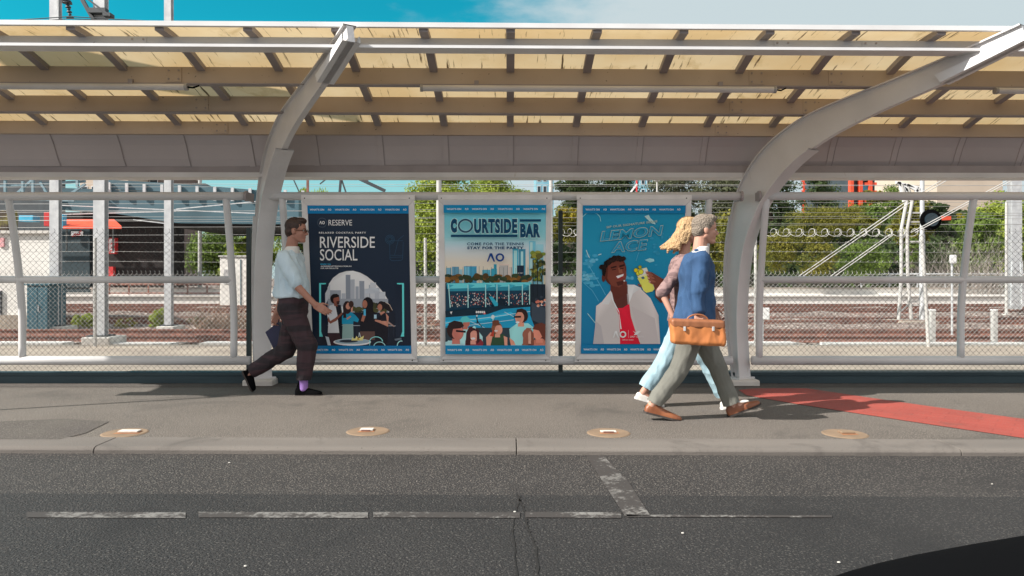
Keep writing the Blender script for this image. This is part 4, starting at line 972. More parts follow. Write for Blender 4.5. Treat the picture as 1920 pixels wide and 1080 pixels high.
class Art:
    def __init__(s, X0, X1, zx0a, zx1a, zx0b, zx1b, zy0, zy1):
        """X0,X1 world edges; zoom coordinates of the print: left/right at the top (a) and bottom (b), top and bottom y"""
        s.X0, s.X1 = X0, X1; s.q = (zx0a, zx1a, zx0b, zx1b, zy0, zy1); s.mb = MB(); s.k = 0; s.j = 0.16; s.rr = random.Random(3)
    def uv(s, x, y):
        a, b, c, d, y0, y1 = s.q; v = (y - y0) / (y1 - y0); xl = a + (c - a) * v; xr = b + (d - b) * v; return (x - xl) / (xr - xl), v
    def w(s, x, y, lift=None):
        u, v = s.uv(x, y); u = min(1, max(0, u)); v = min(1, max(0, v)); k = s.k if lift is None else lift
        z = PZ1 + (PZ0 - PZ1) * v; yy = PY1 + (PY0 - PY1) * v - 0.00009 * k
        return (s.X0 + (s.X1 - s.X0) * u, yy, z)
    def col(s, c): 
        l_ = lin(c) if isinstance(c, str) else c; return tuple(min(.9, x * ART_GAIN) for x in l_)
    def poly(s, pts, c, step=True):
        if step: s.k += 1
        if s.j and not isinstance(c, list) and step and len(pts) > 4:
            b_ = s.col(c); g_ = [s.rr.uniform(1 - s.j, 1 + s.j) for _ in pts]; cc = [tuple(q * g for q in b_) for g in g_]
        elif isinstance(c, list): cc = [s.col(x) for x in c]
        else: cc = s.col(c)
        s.mb.poly([s.w(x, y) for x, y in pts], 0, cc)
    def rect(s, x0, y0, x1, y1, c, c2=None):
        s.poly([(x0, y0), (x1, y0), (x1, y1), (x0, y1)], [c, c, c2, c2] if c2 else c)
    def grad(s, x0, x1, stops):
        s.k += 1
        for (ya, ca), (yb, cb) in zip(stops[:-1], stops[1:]): s.poly([(x0, ya), (x1, ya), (x1, yb), (x0, yb)], [ca, ca, cb, cb], step=False)
    def ell(s, cx, cy, rx, ry, c, n=24, a0=0, a1=2*pi, rot=0):
        pts = []
        for i in range(n):
            t = a0 + (a1 - a0) * i / (n if a1 - a0 > 6.2 else n - 1); x, y = rx * cos(t), ry * sin(t); pts.append((cx + x*cos(rot) - y*sin(rot), cy + x*sin(rot) + y*cos(rot)))
        s.poly(pts, c)
    def ring(s, cx, cy, rx, ry, th, c, n=30, a0=0, a1=2*pi, ty=None):
        s.k += 1; ty = ty or th; m = n
        for i in range(m):
            a = a0 + (a1-a0)*i/m; b = a0 + (a1-a0)*(i+1)/m
            s.poly([(cx+rx*cos(a), cy+ry*sin(a)), (cx+rx*cos(b), cy+ry*sin(b)), (cx+(rx-th)*cos(b), cy+(ry-ty)*sin(b)), (cx+(rx-th)*cos(a), cy+(ry-ty)*sin(a))], c, step=False)
    def line(s, pts, th, c):
        s.k += 1
        for a, b in zip(pts[:-1], pts[1:]):
            d = Vector((b[0]-a[0], b[1]-a[1])); 
            if d.length < 1e-6: continue
            n_ = Vector((-d.y, d.x)).normalized() * th / 2
            s.poly([(a[0]+n_.x, a[1]+n_.y), (b[0]+n_.x, b[1]+n_.y), (b[0]-n_.x, b[1]-n_.y), (a[0]-n_.x, a[1]-n_.y)], c, step=False)
    def text(s, txt, x0, y0, x1, y1, c, off=0.0, slope=0.0, shear=0.0, sp=1.0):
        """text fitted in the box; slope tilts the base line upward to the right"""
        cu = bpy.data.curves.new('t', 'FONT'); cu.body = txt; cu.offset = off; cu.resolution_u = 3; cu.space_character = sp; cu.shear = shear
        o = bpy.data.objects.new('t', cu); COL.objects.link(o); bpy.context.view_layer.update()
        me = o.to_mesh(); vs = [v.co.copy() for v in me.vertices]; fs = [list(p.vertices) for p in me.polygons]; o.to_mesh_clear()
        bpy.data.objects.remove(o); bpy.data.curves.remove(cu)
        if not vs: return
        ax = min(v.x for v in vs); bx = max(v.x for v in vs); ay = min(v.y for v in vs); by = max(v.y for v in vs); s.k += 1
        def mp_(v):
            u = (v.x - ax) / (bx - ax); t = (v.y - ay) / (by - ay); x = x0 + (x1 - x0) * u; return s.w(x, y1 + (y0 - y1) * t - slope * (x - x0))
        P_ = [mp_(v) for v in vs]; cc = s.col(c); base = len(s.mb.v); s.mb.v += P_
        for f in fs: s.mb.f.append([base + i for i in f]); s.mb.m.append(0); s.mb.c.append(cc)
    def ao(s, x0, y0, x1, y1, c):
        w_ = x1 - x0; h = y1 - y0; t = h * .30; xa = x0 + w_ * .47
        s.poly([(x0, y1), (x0 + w_*.165, y0), (x0 + w_*.30, y0), (x0 + w_*.235, y0 + h*.28), (x0 + t*.55, y1)], c)
        s.poly([(x0 + w_*.165, y0), (x0 + w_*.30, y0), (xa, y1), (xa - t*.62, y1), (x0 + w_*.2, y0 + h*.24)], c)
        s.ring(x1 - w_*.25, (y0+y1)/2, w_*.25, h/2, w_*.105, c, ty=h*.21)
    def band(s, y0, y1, c, xs):
        a, b, cc, d, Y0, Y1 = s.q; s.poly([(min(a, cc) - 40, y0), (max(b, d) + 40, y0), (max(b, d) + 40, y1), (min(a, cc) - 40, y1)], c)
        for x in xs:
            s.text("WHAT'S ON", x, y0 + (y1-y0)*.40, x + 92, y0 + (y1-y0)*.63, 'f4fbff', off=.018)
            s.ao(x + 116, y0 + (y1-y0)*.40, x + 138, y0 + (y1-y0)*.63, 'f4fbff')
    def figure(s, hx, hy, r, hair, skin, shirt, shirtpts, face=1, beard=False):
        """head and shoulders"""
        s.poly(shirtpts, shirt); s.poly([(hx - r*.4, hy + r*.3), (hx + r*.4, hy + r*.3), (hx + r*.5, hy + r*1.6), (hx - r*.5, hy + r*1.6)], skin)
        s.ell(hx - face*r*.12, hy - r*.15, r*1.0, r*1.12, hair); s.ell(hx + face*r*.22, hy + r*.15, r*.72, r*.95, skin)
def poster_thing(art, lab, px_out):
    X0, X1 = art.X0, art.X1
    e = empty('poster_case', ((X0+X1)/2, 7.8, 0.25), lab, 'poster', 'poster cases on the railing')
    def Y(z, o=0): return PY0 + (PY1 - PY0) * (z - PZ0) / (PZ1 - PZ0) + o
    fw = .058
    def bar(nm, x0, x1, z0, z1, y0, y1, m=m_alu, bv=.006):
        mb = MB(); c = [(x0, z0), (x1, z0), (x1, z1), (x0, z1)]; f = [(x, Y(z, y0), z) for x, z in c]; g = [(x, Y(z, y1), z) for x, z in c]
        mb.poly(f); mb.poly(g[::-1])
        for i in range(4): mb.poly([f[i], g[i], g[(i+1) % 4], f[(i+1) % 4]])
        return mb.build(nm, m, e, bevel=bv)
    # mitred frame
    mb = MB()
    O = [(X0 - fw, PZ0 - fw), (X1 + fw, PZ0 - fw), (X1 + fw, PZ1 + fw), (X0 - fw, PZ1 + fw)]; I = [(X0, PZ0), (X1, PZ0), (X1, PZ1), (X0, PZ1)]
    for i in range(4):
        j = (i+1) % 4; g = .0012
        def sh(p, q, t): return (p[0] + (q[0]-p[0])*t, p[1] + (q[1]-p[1])*t)
        a, b, c, d = sh(O[i], O[j], g), sh(O[j], O[i], g), sh(I[j], I[i], g), sh(I[i], I[j], g)
        f = [(x, Y(z, -.018), z) for x, z in (a, b)] + [(x, Y(z, -.008), z) for x, z in (c, d)]; k = [(x, Y(z, .03), z) for x, z in (a, b, c, d)]
        mb = MB(); mb.poly(f); mb.poly(k[::-1])
        for q in range(4): mb.poly([f[q], k[q], k[(q+1) % 4], f[(q+1) % 4]])
        mb.build('frame_side', m_alu, e, bevel=.003)
    bar('back_panel', X0 - fw + .004, X1 + fw - .004, PZ0 - fw + .004, PZ1 + fw - .004, .031, .045, m_grey, 0)
    bar('top_bracket', X0 - fw - .005, X1 + fw + .005, PZ1 + fw + .003, PZ1 + fw + .052, -.006, .028)
    bar('bottom_bracket', X0 - fw - .005, X1 + fw + .005, PZ0 - fw - .035, PZ0 - fw - .003, -.004, .028)
    for x in (X0 - fw + .03, X1 + fw - .05):
        for z in (PZ1 + fw + .018, PZ0 - fw - .016):
            mb = MB(); mb.tube([(x, Y(z, -.010), z), (x, Y(z, -.003), z)], .006, 8); mb.build('screw', m_black, e)
    art.mb.build('print', m_art, e, fixn=False)
    return e

# ---- poster 1: dark cocktail party poster
A = Art(-2.122, -1.058, 38, 692, 70, 706, 60, 1015)
A.grad(0, 760, [(60, '24303f'), (500, '1f2a3a'), (1015, '131e2e')])
# arch window with skyline
def clip_arch():
    pts = []
    for i in range(14): t = i/13; pts.append((135 + (310-135)*sin(t*pi/2)*1.0, 690 - (690-474)*(1 - cos(t*pi/2))))
    pts = [(135, 700), (140, 660), (152, 610), (172, 560), (200, 520), (240, 490), (285, 476), (330, 474), (375, 486), (420, 510), (470, 552), (520, 608), (548, 650), (562, 700)]
    return pts
A.poly(clip_arch() + [(562, 830), (135, 830)], 'cfcfd2')
for x0, y0, x1, c in ((145, 605, 175, 'a9adb4'), (178, 600, 250, '9298a2'), (255, 620, 280, 'a6abb3'), (282, 500, 312, '7f8691'), (312, 530, 340, 'a0a5ad'), (345, 575, 366, '959ba5'), (370, 540, 402, '858c97'), (402, 590, 430, 'b0b4ba'), (432, 565, 445, '9aa0a9'), (440, 550, 478, 'b6b9be'), (470, 585, 500, 'a4a9b1'), (498, 610, 538, 'b4b8be')):
    A.rect(x0, y0, x1, 720, c)
A.ell(455, 620, 50, 38, 'aab0b8', a0=pi, a1=2*pi)
A.rect(140, 655, 556, 760, '8f959e')
for i in range(26):
    x = A.rr.uniform(250, 560); A.ell(x, A.rr.uniform(690, 740), A.rr.uniform(12, 24), A.rr.uniform(10, 22), A.rr.choice(['4a4a2c', '3a3c28', '5c5a34', '2c3024']), n=9)
A.rect(135, 745, 600, 965, '18202e')
for x in range(150, 600, 34): A.line([(x, 828), (x, 905)], 2, '2a3444')
A.line([(130, 828), (625, 832)], 4, '9aa2ac')
# brackets
for pts in ([(155, 557), (114, 557), (114, 880), (155, 900)], [(614, 557), (656, 557), (656, 880), (614, 900)]):
    A.line(pts, 7, '52c8ea')
A.poly([(111, 553), (157, 553), (140, 565), (124, 590), (124, 860), (140, 890), (157, 902), (111, 902)], '5fd0ee'); A.poly([(123, 562), (165, 562), (165, 905), (135, 905), (123, 870)], '1b2535')
A.poly([(659, 553), (613, 553), (630, 565), (646, 590), (646, 860), (630, 890), (613, 902), (659, 902)], '5fd0ee'); A.poly([(647, 562), (605, 562), (605, 905), (635, 905), (647, 870)], '1b2535')
A.poly([(124, 562), (175, 562), (140, 640), (132, 720), (124, 720)], '1b2535'); A.poly([(150, 620), (182, 560), (182, 625), (150, 700)], 'b4b8be')
# man in pale shirt
A.poly([(168, 875), (252, 875), (256, 960), (186, 960), (160, 930)], '3a2a30')
A.poly([(178, 700), (205, 690), (240, 700), (250, 720), (252, 878), (166, 878), (170, 800), (162, 760)], 'bfc0c4')
A.poly([(215, 695), (250, 695), (258, 800), (256, 930), (240, 880), (228, 760)], '1a1c26')
A.poly([(170, 770), (182, 800), (215, 780), (255, 745), (262, 752), (222, 798), (182, 818), (166, 800)], '7a4a3e')
A.ell(212, 655, 30, 32, '231a1c'); A.ell(222, 662, 20, 28, '8a5244'); A.poly([(205, 680), (228, 685), (230, 705), (208, 702)], '7a4a3e'); A.poly([(222, 672), (244, 668), (240, 692), (226, 692)], '3a2422')
A.poly([(182, 650), (196, 628), (224, 622), (240, 632), (238, 642), (206, 650), (196, 672)], '1a1416')
A.poly([(255, 705), (268, 705), (265, 745), (258, 745)], 'c8d4d8')
# woman in turquoise
A.poly([(262, 820), (330, 815), (332, 925), (258, 925)], '7f9c9a')
A.poly([(258, 770), (275, 745), (320, 742), (345, 762), (368, 790), (360, 808), (332, 800), (330, 820), (258, 820)], '1583a5')
A.ell(292, 712, 28, 42, '2c1d20'); A.ell(298, 702, 16, 22, 'b07a68'); A.poly([(266, 700), (280, 672), (300, 670), (282, 700), (286, 780), (266, 780)], '251a1e')
A.poly([(286, 782), (312, 765), (318, 772), (292, 792)], 'b07a68'); A.poly([(316, 720), (330, 700), (326, 740), (318, 742)], 'c48a76')
A.ell(318, 690, 16, 22, '3a2622')
# central dark clothed person with long hair
A.poly([(372, 790), (392, 735), (440, 720), (478, 750), (480, 870), (376, 870)], '14151f')
A.ell(425, 690, 36, 46, '17141a'); A.ell(406, 690, 16, 26, '9c6654'); A.poly([(428, 650), (450, 665), (462, 740), (440, 760), (420, 740)], '15131a')
A.poly([(380, 800), (392, 758), (412, 762), (398, 805)], '9c6654'); A.rect(398, 722, 412, 765, '4aa6c8'); A.rect(374, 868, 470, 925, '5a4440')
# woman at right
A.poly([(470, 800), (500, 770), (540, 760), (560, 800), (548, 960), (478, 960)], '141520')
A.ell(512, 700, 24, 30, '201a20'); A.ell(503, 710, 15, 22, 'a56e5a'); A.poly([(508, 672), (540, 676), (572, 700), (584, 740), (556, 735), (530, 715)], '1c171c'); A.line([(540, 678), (566, 694), (584, 730)], 3, 'd0b8a8')
A.poly([(500, 745), (530, 735), (560, 770), (556, 838), (500, 812), (470, 800), (472, 790), (532, 800)], 'b57e6c'); A.poly([(512, 760), (540, 742), (548, 800), (510, 800)], '161722')
A.rect(465, 758, 482, 784, '9ab8c8')
A.poly([(556, 800), (600, 835), (592, 838), (556, 815)], '9a8078')
# table, chairs, chips
A.poly([(150, 900), (172, 905), (186, 960), (166, 960)], 'a9b4bc')
A.ell(324, 938, 122, 24, 'e4e8ea'); A.ell(324, 934, 112, 18, '8ba0ac'); A.ell(300, 932, 60, 10, '2a3440')
A.poly([(318, 928), (326, 905), (340, 920), (352, 898), (364, 915), (400, 896), (392, 928)], 'd9c27c'); A.poly([(352, 920), (362, 905), (372, 926)], 'a98a3c')
A.line([(366, 905), (370, 875), (378, 905)], 4, 'b8c4cc')
A.ring(478, 935, 44, 34, 5, '7fd3ea', a0=pi, a1=2*pi); A.ring(500, 965, 38, 30, 5, '9adcee', a0=pi, a1=2*pi); A.ring(640, 962, 28, 34, 6, '9adcee', a0=pi*.9, a1=1.6*pi); A.line([(440, 930), (436, 960)], 4, '7fd3ea')
A.poly([(596, 918), (640, 908), (644, 922), (604, 930)], '5a6672')
# drawn glass
gl = '31506a'
A.line([(568, 300), (570, 400), (582, 410), (640, 408), (652, 398), (656, 290)], 2.2, gl); A.line([(566, 282), (656, 282)], 2, gl); A.line([(600, 372), (625, 275), (660, 248)], 2.2, gl); A.line([(572, 375), (652, 375)], 2, gl)
A.line([(572, 388), (652, 386)], 2, gl)
for r in (30, 22, 14): A.ring(570, 275, r, r, 2.4, gl)
# words
A.ring(133, 168, 30, 30, 2, '55606e', n=22)
A.ao(115, 158, 150, 178, 'eef2f6')
A.text('RESERVE', 174, 150, 326, 186, 'e6e8ec', off=.002)
A.text('RELAXED COCKTAIL PARTY', 112, 226, 416, 237, 'dfe3e8', off=.03, sp=1.35)
A.text('RIVERSIDE', 118, 256, 473, 328, 'eceef0', off=.006)
A.text('SOCIAL', 118, 336, 360, 409, 'eceef0', off=.006)
A.text('BOOK VIA', 122, 428, 188, 436, '38a6d8', off=.03, sp=1.2)
A.text('AORESERVETENNIS.COM.AU', 122, 441, 322, 449, 'dfe3e8', off=.03, sp=1.1)
A.text('OR SATELLITE', 122, 454, 236, 462, 'dfe3e8', off=.03, sp=1.1)
A.band(60, 111, '0c6a9c', (54, 216, 378, 540)); A.band(962, 1015, '0c6a9c', (76, 236, 395, 553))
poster_thing(A, 'framed dark navy poster reading RIVERSIDE SOCIAL above four people at a party', None)

# ---- poster 2: courtside bar
A = Art(-.686, .386, 56, 706, 62, 700, 60, 1015)
A.grad(0, 760, [(60, '58b4c4'), (260, '8cc4cf'), (330, 'b8c6cc'), (420, 'e2c3b4'), (560, 'e8c2aa'), (1015, '2a6a80')])
rr = A.rr
for x0, y0, x1, c in ((66, 455, 100, '6f9fb2'), (104, 448, 148, '5b8ca3'), (150, 465, 170, '8fb3bd'), (180, 445, 262, '3e8fb0'), (185, 450, 215, '6fb0c6'), (298, 468, 350, '4f9cb0'), (352, 466, 372, '77b4c0'), (372, 432, 390, '2f8aa2'), (356, 460, 392, '3592aa'), (402, 430, 470, 'c9b8ac'), (408, 440, 464, 'a8a6a2'), (470, 450, 488, 'b9b0a8'), (492, 330, 530, '4aa3bb'), (500, 345, 520, '9fd0da'), (532, 335, 575, '3b86a0'), (545, 350, 560, 'a3ccd6'), (598, 285, 640, '6fb4c6'), (604, 292, 620, 'a8d4dc'), (642, 305, 690, '8cc0cc'), (520, 440, 565, '1e2c3c')):
    A.rect(x0, y0, x1, 560, c)
A.text('AO PARTY', 524, 486, 560, 492, 'dfe8ec', off=.03)
for x in range(70, 600, 26): A.line([(x, 440 + 20*rr.random()), (x, 560)], 1.6, '3c4a52')
for i in range(70):
    x = rr.uniform(62, 600); A.ell(x, rr.uniform(505, 545), rr.uniform(12, 26), rr.uniform(9, 20), rr.choice(['4a3a22', '6a4a24', '33402a', '805a2c', '2c3a2c']), n=9)
for i in range(60):
    t = rr.random(); A.ell(615 + 90*rr.random(), 330 + 200*t + 20*rr.random(), 16*rr.random() + 6, 12*rr.random() + 6, rr.choice(['6a7a30', '44562a', '8a8a3a', '2a3a24', '5a5a2c']), n=8)
# grandstand
A.rect(62, 552, 612, 745, '1a3c50')
A.poly([(70, 555), (612, 548), (612, 572), (84, 600)], '62c3cf'); A.poly([(84, 590), (600, 570), (600, 600), (90, 606)], '2c8298')
for x in (70, 205, 318, 378, 466, 552): A.poly([(x, 560), (x + 46, 566), (x + 4, 592)], '3aa0b4')
for i in range(430):
    x = rr.uniform(92, 604); y = rr.uniform(618, 705); A.ell(x, y, rr.uniform(2.5, 4.5), rr.uniform(3, 5.5), rr.choice(['d8c8c0', 'a04848', '303848', 'c07868', '20303c', 'e8e4e0', '783838', '506878', '142430']), n=5)
for x in (84, 208, 320, 392, 468, 554, 600): A.line([(x, 562), (x + (10 if x < 100 else 0), 712)], 6, '9adbe2')
A.poly([(340, 640), (362, 640), (430, 720), (400, 740)], '2b9ab2')
A.poly([(400, 655), (440, 655), (450, 760), (395, 760)], '10222f')
A.poly([(62, 735), (400, 700), (612, 690), (612, 730), (64, 775)], '0e2836'); A.poly([(92, 738), (108, 736), (100, 756)], 'd8e8ec')
A.poly([(62, 775), (330, 755), (430, 720), (612, 705), (640, 860), (62, 860)], '1b8fb6')
A.poly([(62, 800), (330, 768), (480, 740), (500, 752), (340, 790), (62, 830)], '2fa6c8')
for p in ([(62, 812), (360, 772), (610, 735)], [(210, 795), (330, 850)], [(440, 740), (560, 800)], [(62, 845), (500, 790)]): A.line(p, 3, 'b8e4ee')
A.line([(262, 770), (268, 805), (262, 812)], 8, '14242e'); A.line([(268, 800), (296, 838)], 5, '14242e'); A.ell(264, 764, 5, 7, 'c8d8dc'); A.ell(366, 772, 11, 14, 'bfe4ea'); A.line([(366, 782), (368, 800)], 7, '8fd0dc'); A.ell(312, 748, 8, 7, 'd85a5a')
for i in range(5): A.ell(262 + i*12, 740, 6, 8, 'dde6ea', n=8)
A.poly([(604, 560), (700, 560), (702, 860), (640, 860), (604, 760)], '1c2630'); A.poly([(612, 675), (702, 715), (702, 830), (612, 790)], '37424e'); 
for x in (622, 650, 680): A.line([(x, 400), (x, 640)], 5, '161e26')
for i in range(18): A.ell(rr.uniform(640, 700), rr.uniform(640, 700), 9, 9, rr.choice(['e0d8d4', 'b86a5a', '303844', 'd88a70']), n=8)
# foreground people
A.rect(62, 842, 702, 960, '2a3a44')
A.figure(190, 805, 30, '3fa3a8', 'b06a5a', '9fcfd8', [(150, 860), (250, 830), (300, 900), (300, 960), (150, 960)]); A.poly([(155, 795), (170, 772), (200, 766), (220, 785), (222, 805), (158, 808)], '52b6b8')
A.figure(395, 850, 34, '7a4a34', 'd8907c', '2c4a34', [(330, 900), (360, 880), (440, 885), (460, 958), (325, 958)]); A.poly([(362, 800), (372, 792), (402, 792), (410, 825), (362, 830)], '6a3e2c'); A.ell(386, 862, 12, 5, 'f4e4dc')
A.poly([(322, 905), (352, 870), (366, 888), (350, 958), (325, 958)], 'd8907c'); A.poly([(434, 895), (458, 905), (458, 958), (440, 958)], 'd8907c'); A.poly([(346, 895), (372, 850), (372, 900)], 'a83c2c')
A.figure(545, 770, 40, '2e1e1c', 'cf8a74', '8ecfd4', [(470, 850), (520, 812), (590, 812), (640, 850), (620, 960), (480, 960)], face=-1); A.line([(500, 772), (545, 770)], 12, '221c22'); A.ell(523, 806, 13, 6, 'f4e8e0'); A.poly([(515, 740), (520, 722), (550, 716), (578, 728), (582, 770), (570, 760), (560, 742)], '2c1c1a')
A.poly([(470, 905), (500, 930), (510, 955), (480, 955)], 'cf8a74')
A.poly([(62, 950), (80, 925), (130, 930), (190, 945), (190, 960), (62, 960)], '9cc8d0')
A.figure(130, 865, 52, '2a1c1e', 'b86e62', '9cc8d0', [(62, 935), (100, 925), (180, 940), (185, 960), (62, 960)]); A.line([(130, 862), (192, 868)], 13, '20181e'); A.poly([(78, 860), (84, 812), (120, 795), (168, 805), (182, 830), (160, 845), (112, 850), (100, 905)], '2a1c1e')
A.figure(238, 890, 38, '3c1c22', 'd88c7c', '7c2a34', [(190, 925), (215, 915), (290, 915), (305, 940), (300, 960), (188, 960)]); A.ell(240, 912, 14, 7, 'f8ece8'); A.poly([(196, 880), (212, 838), (240, 832), (222, 868), (222, 955), (190, 955)], '3c1c22'); A.poly([(255, 840), (278, 860), (282, 930), (262, 950), (264, 880)], '3c1c22')
A.figure(662, 870, 44, '5a2e26', 'd4806c', 'b8705c', [(600, 940), (640, 915), (700, 915), (700, 960), (600, 960)], face=-1); A.poly([(618, 850), (635, 820), (675, 808), (702, 820), (702, 930), (680, 900), (660, 860)], '5e3026')
A.figure(592, 892, 34, '8a5444', 'd89a86', '6a3c34', [(550, 955), (570, 920), (620, 925), (625, 958)]); A.poly([(560, 880), (580, 842), (612, 845), (590, 880), (592, 955), (556, 955)], '8a5444'); A.poly([(608, 850), (626, 880), (628, 955), (610, 950)], '7c4838')
# words
nv = '0b3a58'
def halo(t, x0, y0, x1, y1, off):
    A.text(t, x0 - 4, y0 - 4, x1 + 4, y1 + 4, 'a8dde2', off=off + .025, sp=1.14); A.text(t, x0, y0, x1, y1, nv, off=off, sp=1.14)
halo('C', 100, 145, 140, 234, .10); A.ring(194, 190, 50, 46, 15, 'a8dde2', ty=15); A.ring(194, 190, 48, 44, 11, nv)
halo('URTSIDE', 248, 145, 522, 238, .055); halo('BAR', 540, 176, 668, 264, .065)
A.rect(101, 246, 522, 261, nv); A.rect(538, 149, 672, 164, nv)
A.text('COME FOR THE TENNIS', 203, 295, 564, 313, '123f5e', off=.035, sp=1.15); A.text('STAY FOR THE PARTY', 204, 320, 562, 338, '123f5e', off=.055, sp=1.15)
A.ao(329, 363, 439, 416, '123a78')
A.band(60, 109, '0e78a4', (75, 236, 399, 560)); A.band(957, 1015, '0e78a4', (75, 234, 392, 550))
poster_thing(A, 'framed pale blue poster reading COURTSIDE BAR over a tennis court, middle of the row', None)

# ---- poster 3: drink poster with laughing man
A = Art(.772, 1.852, 78, 750, 62, 740, 60, 1012)
A.grad(0, 800, [(60, '1880a2'), (300, '1f86a8'), (620, '1878a0'), (1012, '0e6c98')])
rr = A.rr
def cloud(cx, cy, n_, sx, sy, c): 
    for i in range(n_): A.ell(cx + rr.gauss(0, sx), cy + rr.gauss(0, sy), rr.uniform(8, 22), rr.uniform(5, 13), c, n=10)
cloud(120, 420, 14, 24, 22, '3c93b4'); cloud(150, 400, 6, 12, 12, '5aa6c2'); cloud(120, 530, 18, 34, 26, '4399b8'); cloud(100, 515, 8, 18, 12, '66acc4'); cloud(370, 510, 8, 14, 24, '4c9dba'); cloud(600, 300, 16, 60, 60, '2c8aac')
# splashes
A.line([(100, 340), (112, 372), (122, 390)], 5, 'a8d2e0'); A.line([(118, 440), (190, 560), (230, 630)], 3, '5fb0ca'); A.line([(70, 540), (140, 600), (184, 670)], 3, '58a8c4'); A.line([(108, 748), (160, 810)], 4, '9ccce0')
A.line([(78, 130), (100, 110), (130, 104), (170, 110), (190, 130), (196, 160)], 3.5, '8cc8dc'); A.line([(180, 372), (200, 366)], 6, 'a8d2e0'); A.line([(430, 410), (450, 350)], 4, '4a9cb8')
A.poly([(482, 128), (510, 118), (522, 140), (548, 160), (556, 178), (530, 172), (508, 152)], 'a9d3df'); A.poly([(488, 404), (520, 392), (548, 398), (552, 412), (520, 420)], '8cc4d6')
# man: neck, shirt, tee
A.poly([(166, 700), (205, 672), (262, 600), (380, 560), (460, 585), (530, 650), (585, 760), (600, 948), (146, 948), (160, 830)], 'c6bfbd')
A.poly([(166, 800), (200, 830), (220, 948), (146, 948)], 'aca6a8'); A.poly([(400, 700), (560, 780), (590, 948), (470, 948)], 'b9b1b0')
A.poly([(268, 600), (380, 565), (384, 690), (340, 720), (302, 712), (270, 640)], '5a2c26')
A.poly([(300, 715), (345, 712), (388, 684), (400, 770), (430, 860), (466, 948), (328, 948), (326, 860), (320, 760)], 'd21a34')
A.poly([(268, 598), (262, 620), (200, 688), (250, 690), (268, 650), (302, 715), (320, 745), (330, 850), (338, 850), (320, 735), (284, 668)], 'e2dcd8')
A.poly([(376, 562), (384, 690), (412, 620), (450, 596), (470, 585), (420, 562)], 'dad3d0'); A.poly([(388, 690), (384, 640), (372, 565), (366, 565), (378, 690)], '9c9292')
# face
A.ell(292, 475, 74, 96, '55291f', n=32, rot=.12); A.poly([(262, 560), (370, 540), (376, 620), (300, 660), (262, 600)], '5e2d24')
A.poly([(248, 430), (330, 400), (356, 440), (368, 500), (358, 552), (320, 580), (270, 570), (240, 520)], '6c382c'); A.ell(215, 518, 12, 26, '5a2a22')
A.poly([(312, 452), (336, 462), (342, 486), (318, 488)], '86503c'); A.poly([(318, 440), (352, 430), (356, 440), (322, 452)], '2c1614'); A.poly([(262, 450), (300, 440), (302, 450), (264, 460)], '2c1614'); A.line([(270, 468), (298, 462)], 5, '1c1010'); A.line([(322, 462), (348, 456)], 5, '1c1010')
A.poly([(296, 508), (350, 490), (352, 512), (330, 532), (308, 530)], '8c2c2c'); A.poly([(298, 508), (349, 492), (346, 506), (310, 522)], 'f2e8e2'); A.poly([(300, 545), (350, 535), (345, 562), (310, 570)], '4c241e'); A.ell(353, 537, 5, 5, 'e8d8cc')
for i in range(60):
    t = rr.random(); cx = 200 + 150*t + rr.uniform(-4, 4); cy = 455 - 68*sin(min(1, t*1.25)*pi*.5) + (8 if t > .8 else 0) + rr.uniform(-8, 16)*(1 - t*.6); A.ell(cx, cy, rr.uniform(10, 19), rr.uniform(9, 16), rr.choice(['17100f', '221714', '0f0b0b']), n=9)
A.poly([(198, 440), (226, 430), (232, 470), (222, 510), (208, 500)], '17100f')
# hand with glass
A.poly([(560, 560), (590, 520), (640, 530), (680, 560), (680, 640), (600, 680), (560, 640)], '5f332a')
A.poly([(424, 470), (500, 452), (556, 588), (540, 606), (500, 614), (480, 600)], 'dcd79a'); A.poly([(440, 520), (520, 500), (552, 590), (540, 606), (500, 614), (484, 600)], 'd9cf5c')
A.poly([(430, 475), (498, 458), (512, 490), (446, 506)], 'e6e4d2')
for x, y, r in ((430, 470, 15), (444, 490, 15), (456, 450, 12), (462, 480, 18)): A.ell(x, y, r, r, rr.choice(['d8b820', 'a8a020', 'e6c83c'])); A.ring(x, y, r, r, 3, '6a6a18')
A.poly([(462, 518), (478, 508), (490, 520), (476, 528)], '3c5c74')
for k, (x, y) in enumerate(((498, 480), (506, 498), (512, 520), (520, 542))): A.ell(x + 26, y + 10, 34, 9, '7d4a3c', rot=.35); A.ell(x + 2, y + 2, 7, 6, 'c89a8c')
A.poly([(440, 555), (466, 562), (470, 580), (448, 570)], '7d4a3c'); A.poly([(530, 480), (600, 520), (620, 600), (560, 610), (548, 560)], '6c3c30')
for k, (x, y) in enumerate(((498, 482), (506, 502), (514, 524))): A.ell(x + 22, y + 12, 28, 7, '8a5444', rot=.35)
# words (outlined letters)
cr = '8fa5a0'
A.text('SIP OUR SIGNATURE SERVE', 232, 190, 566, 204, cr, off=.03, slope=.115, sp=1.05)
def outl(t, x0, y0, x1, y1, c, bgc, sl):
    A.text(t, x0, y0, x1, y1, c, off=.030, slope=sl, shear=.18); 
    A.text(t, x0 + 4, y0 + 4, x1 - 4, y1 - 4, bgc, off=.004, slope=sl, shear=.18)
A.text('LEMON', 190, 222, 606, 288, cr, off=.034, slope=.095, shear=.15); A.text('LEMON', 194, 226, 602, 284.4, '1f86a8', off=.014, slope=.095, shear=.15)
A.text('ACE', 264, 290, 506, 360, cr, off=.034, slope=.08, shear=.15); A.text('ACE', 268, 294, 502, 356.4, '1f85a8', off=.014, slope=.08, shear=.15)
A.ao(277, 863, 369, 907, 'fbfbfb'); A.line([(383, 856), (383, 908)], 2, 'e0a0a8')
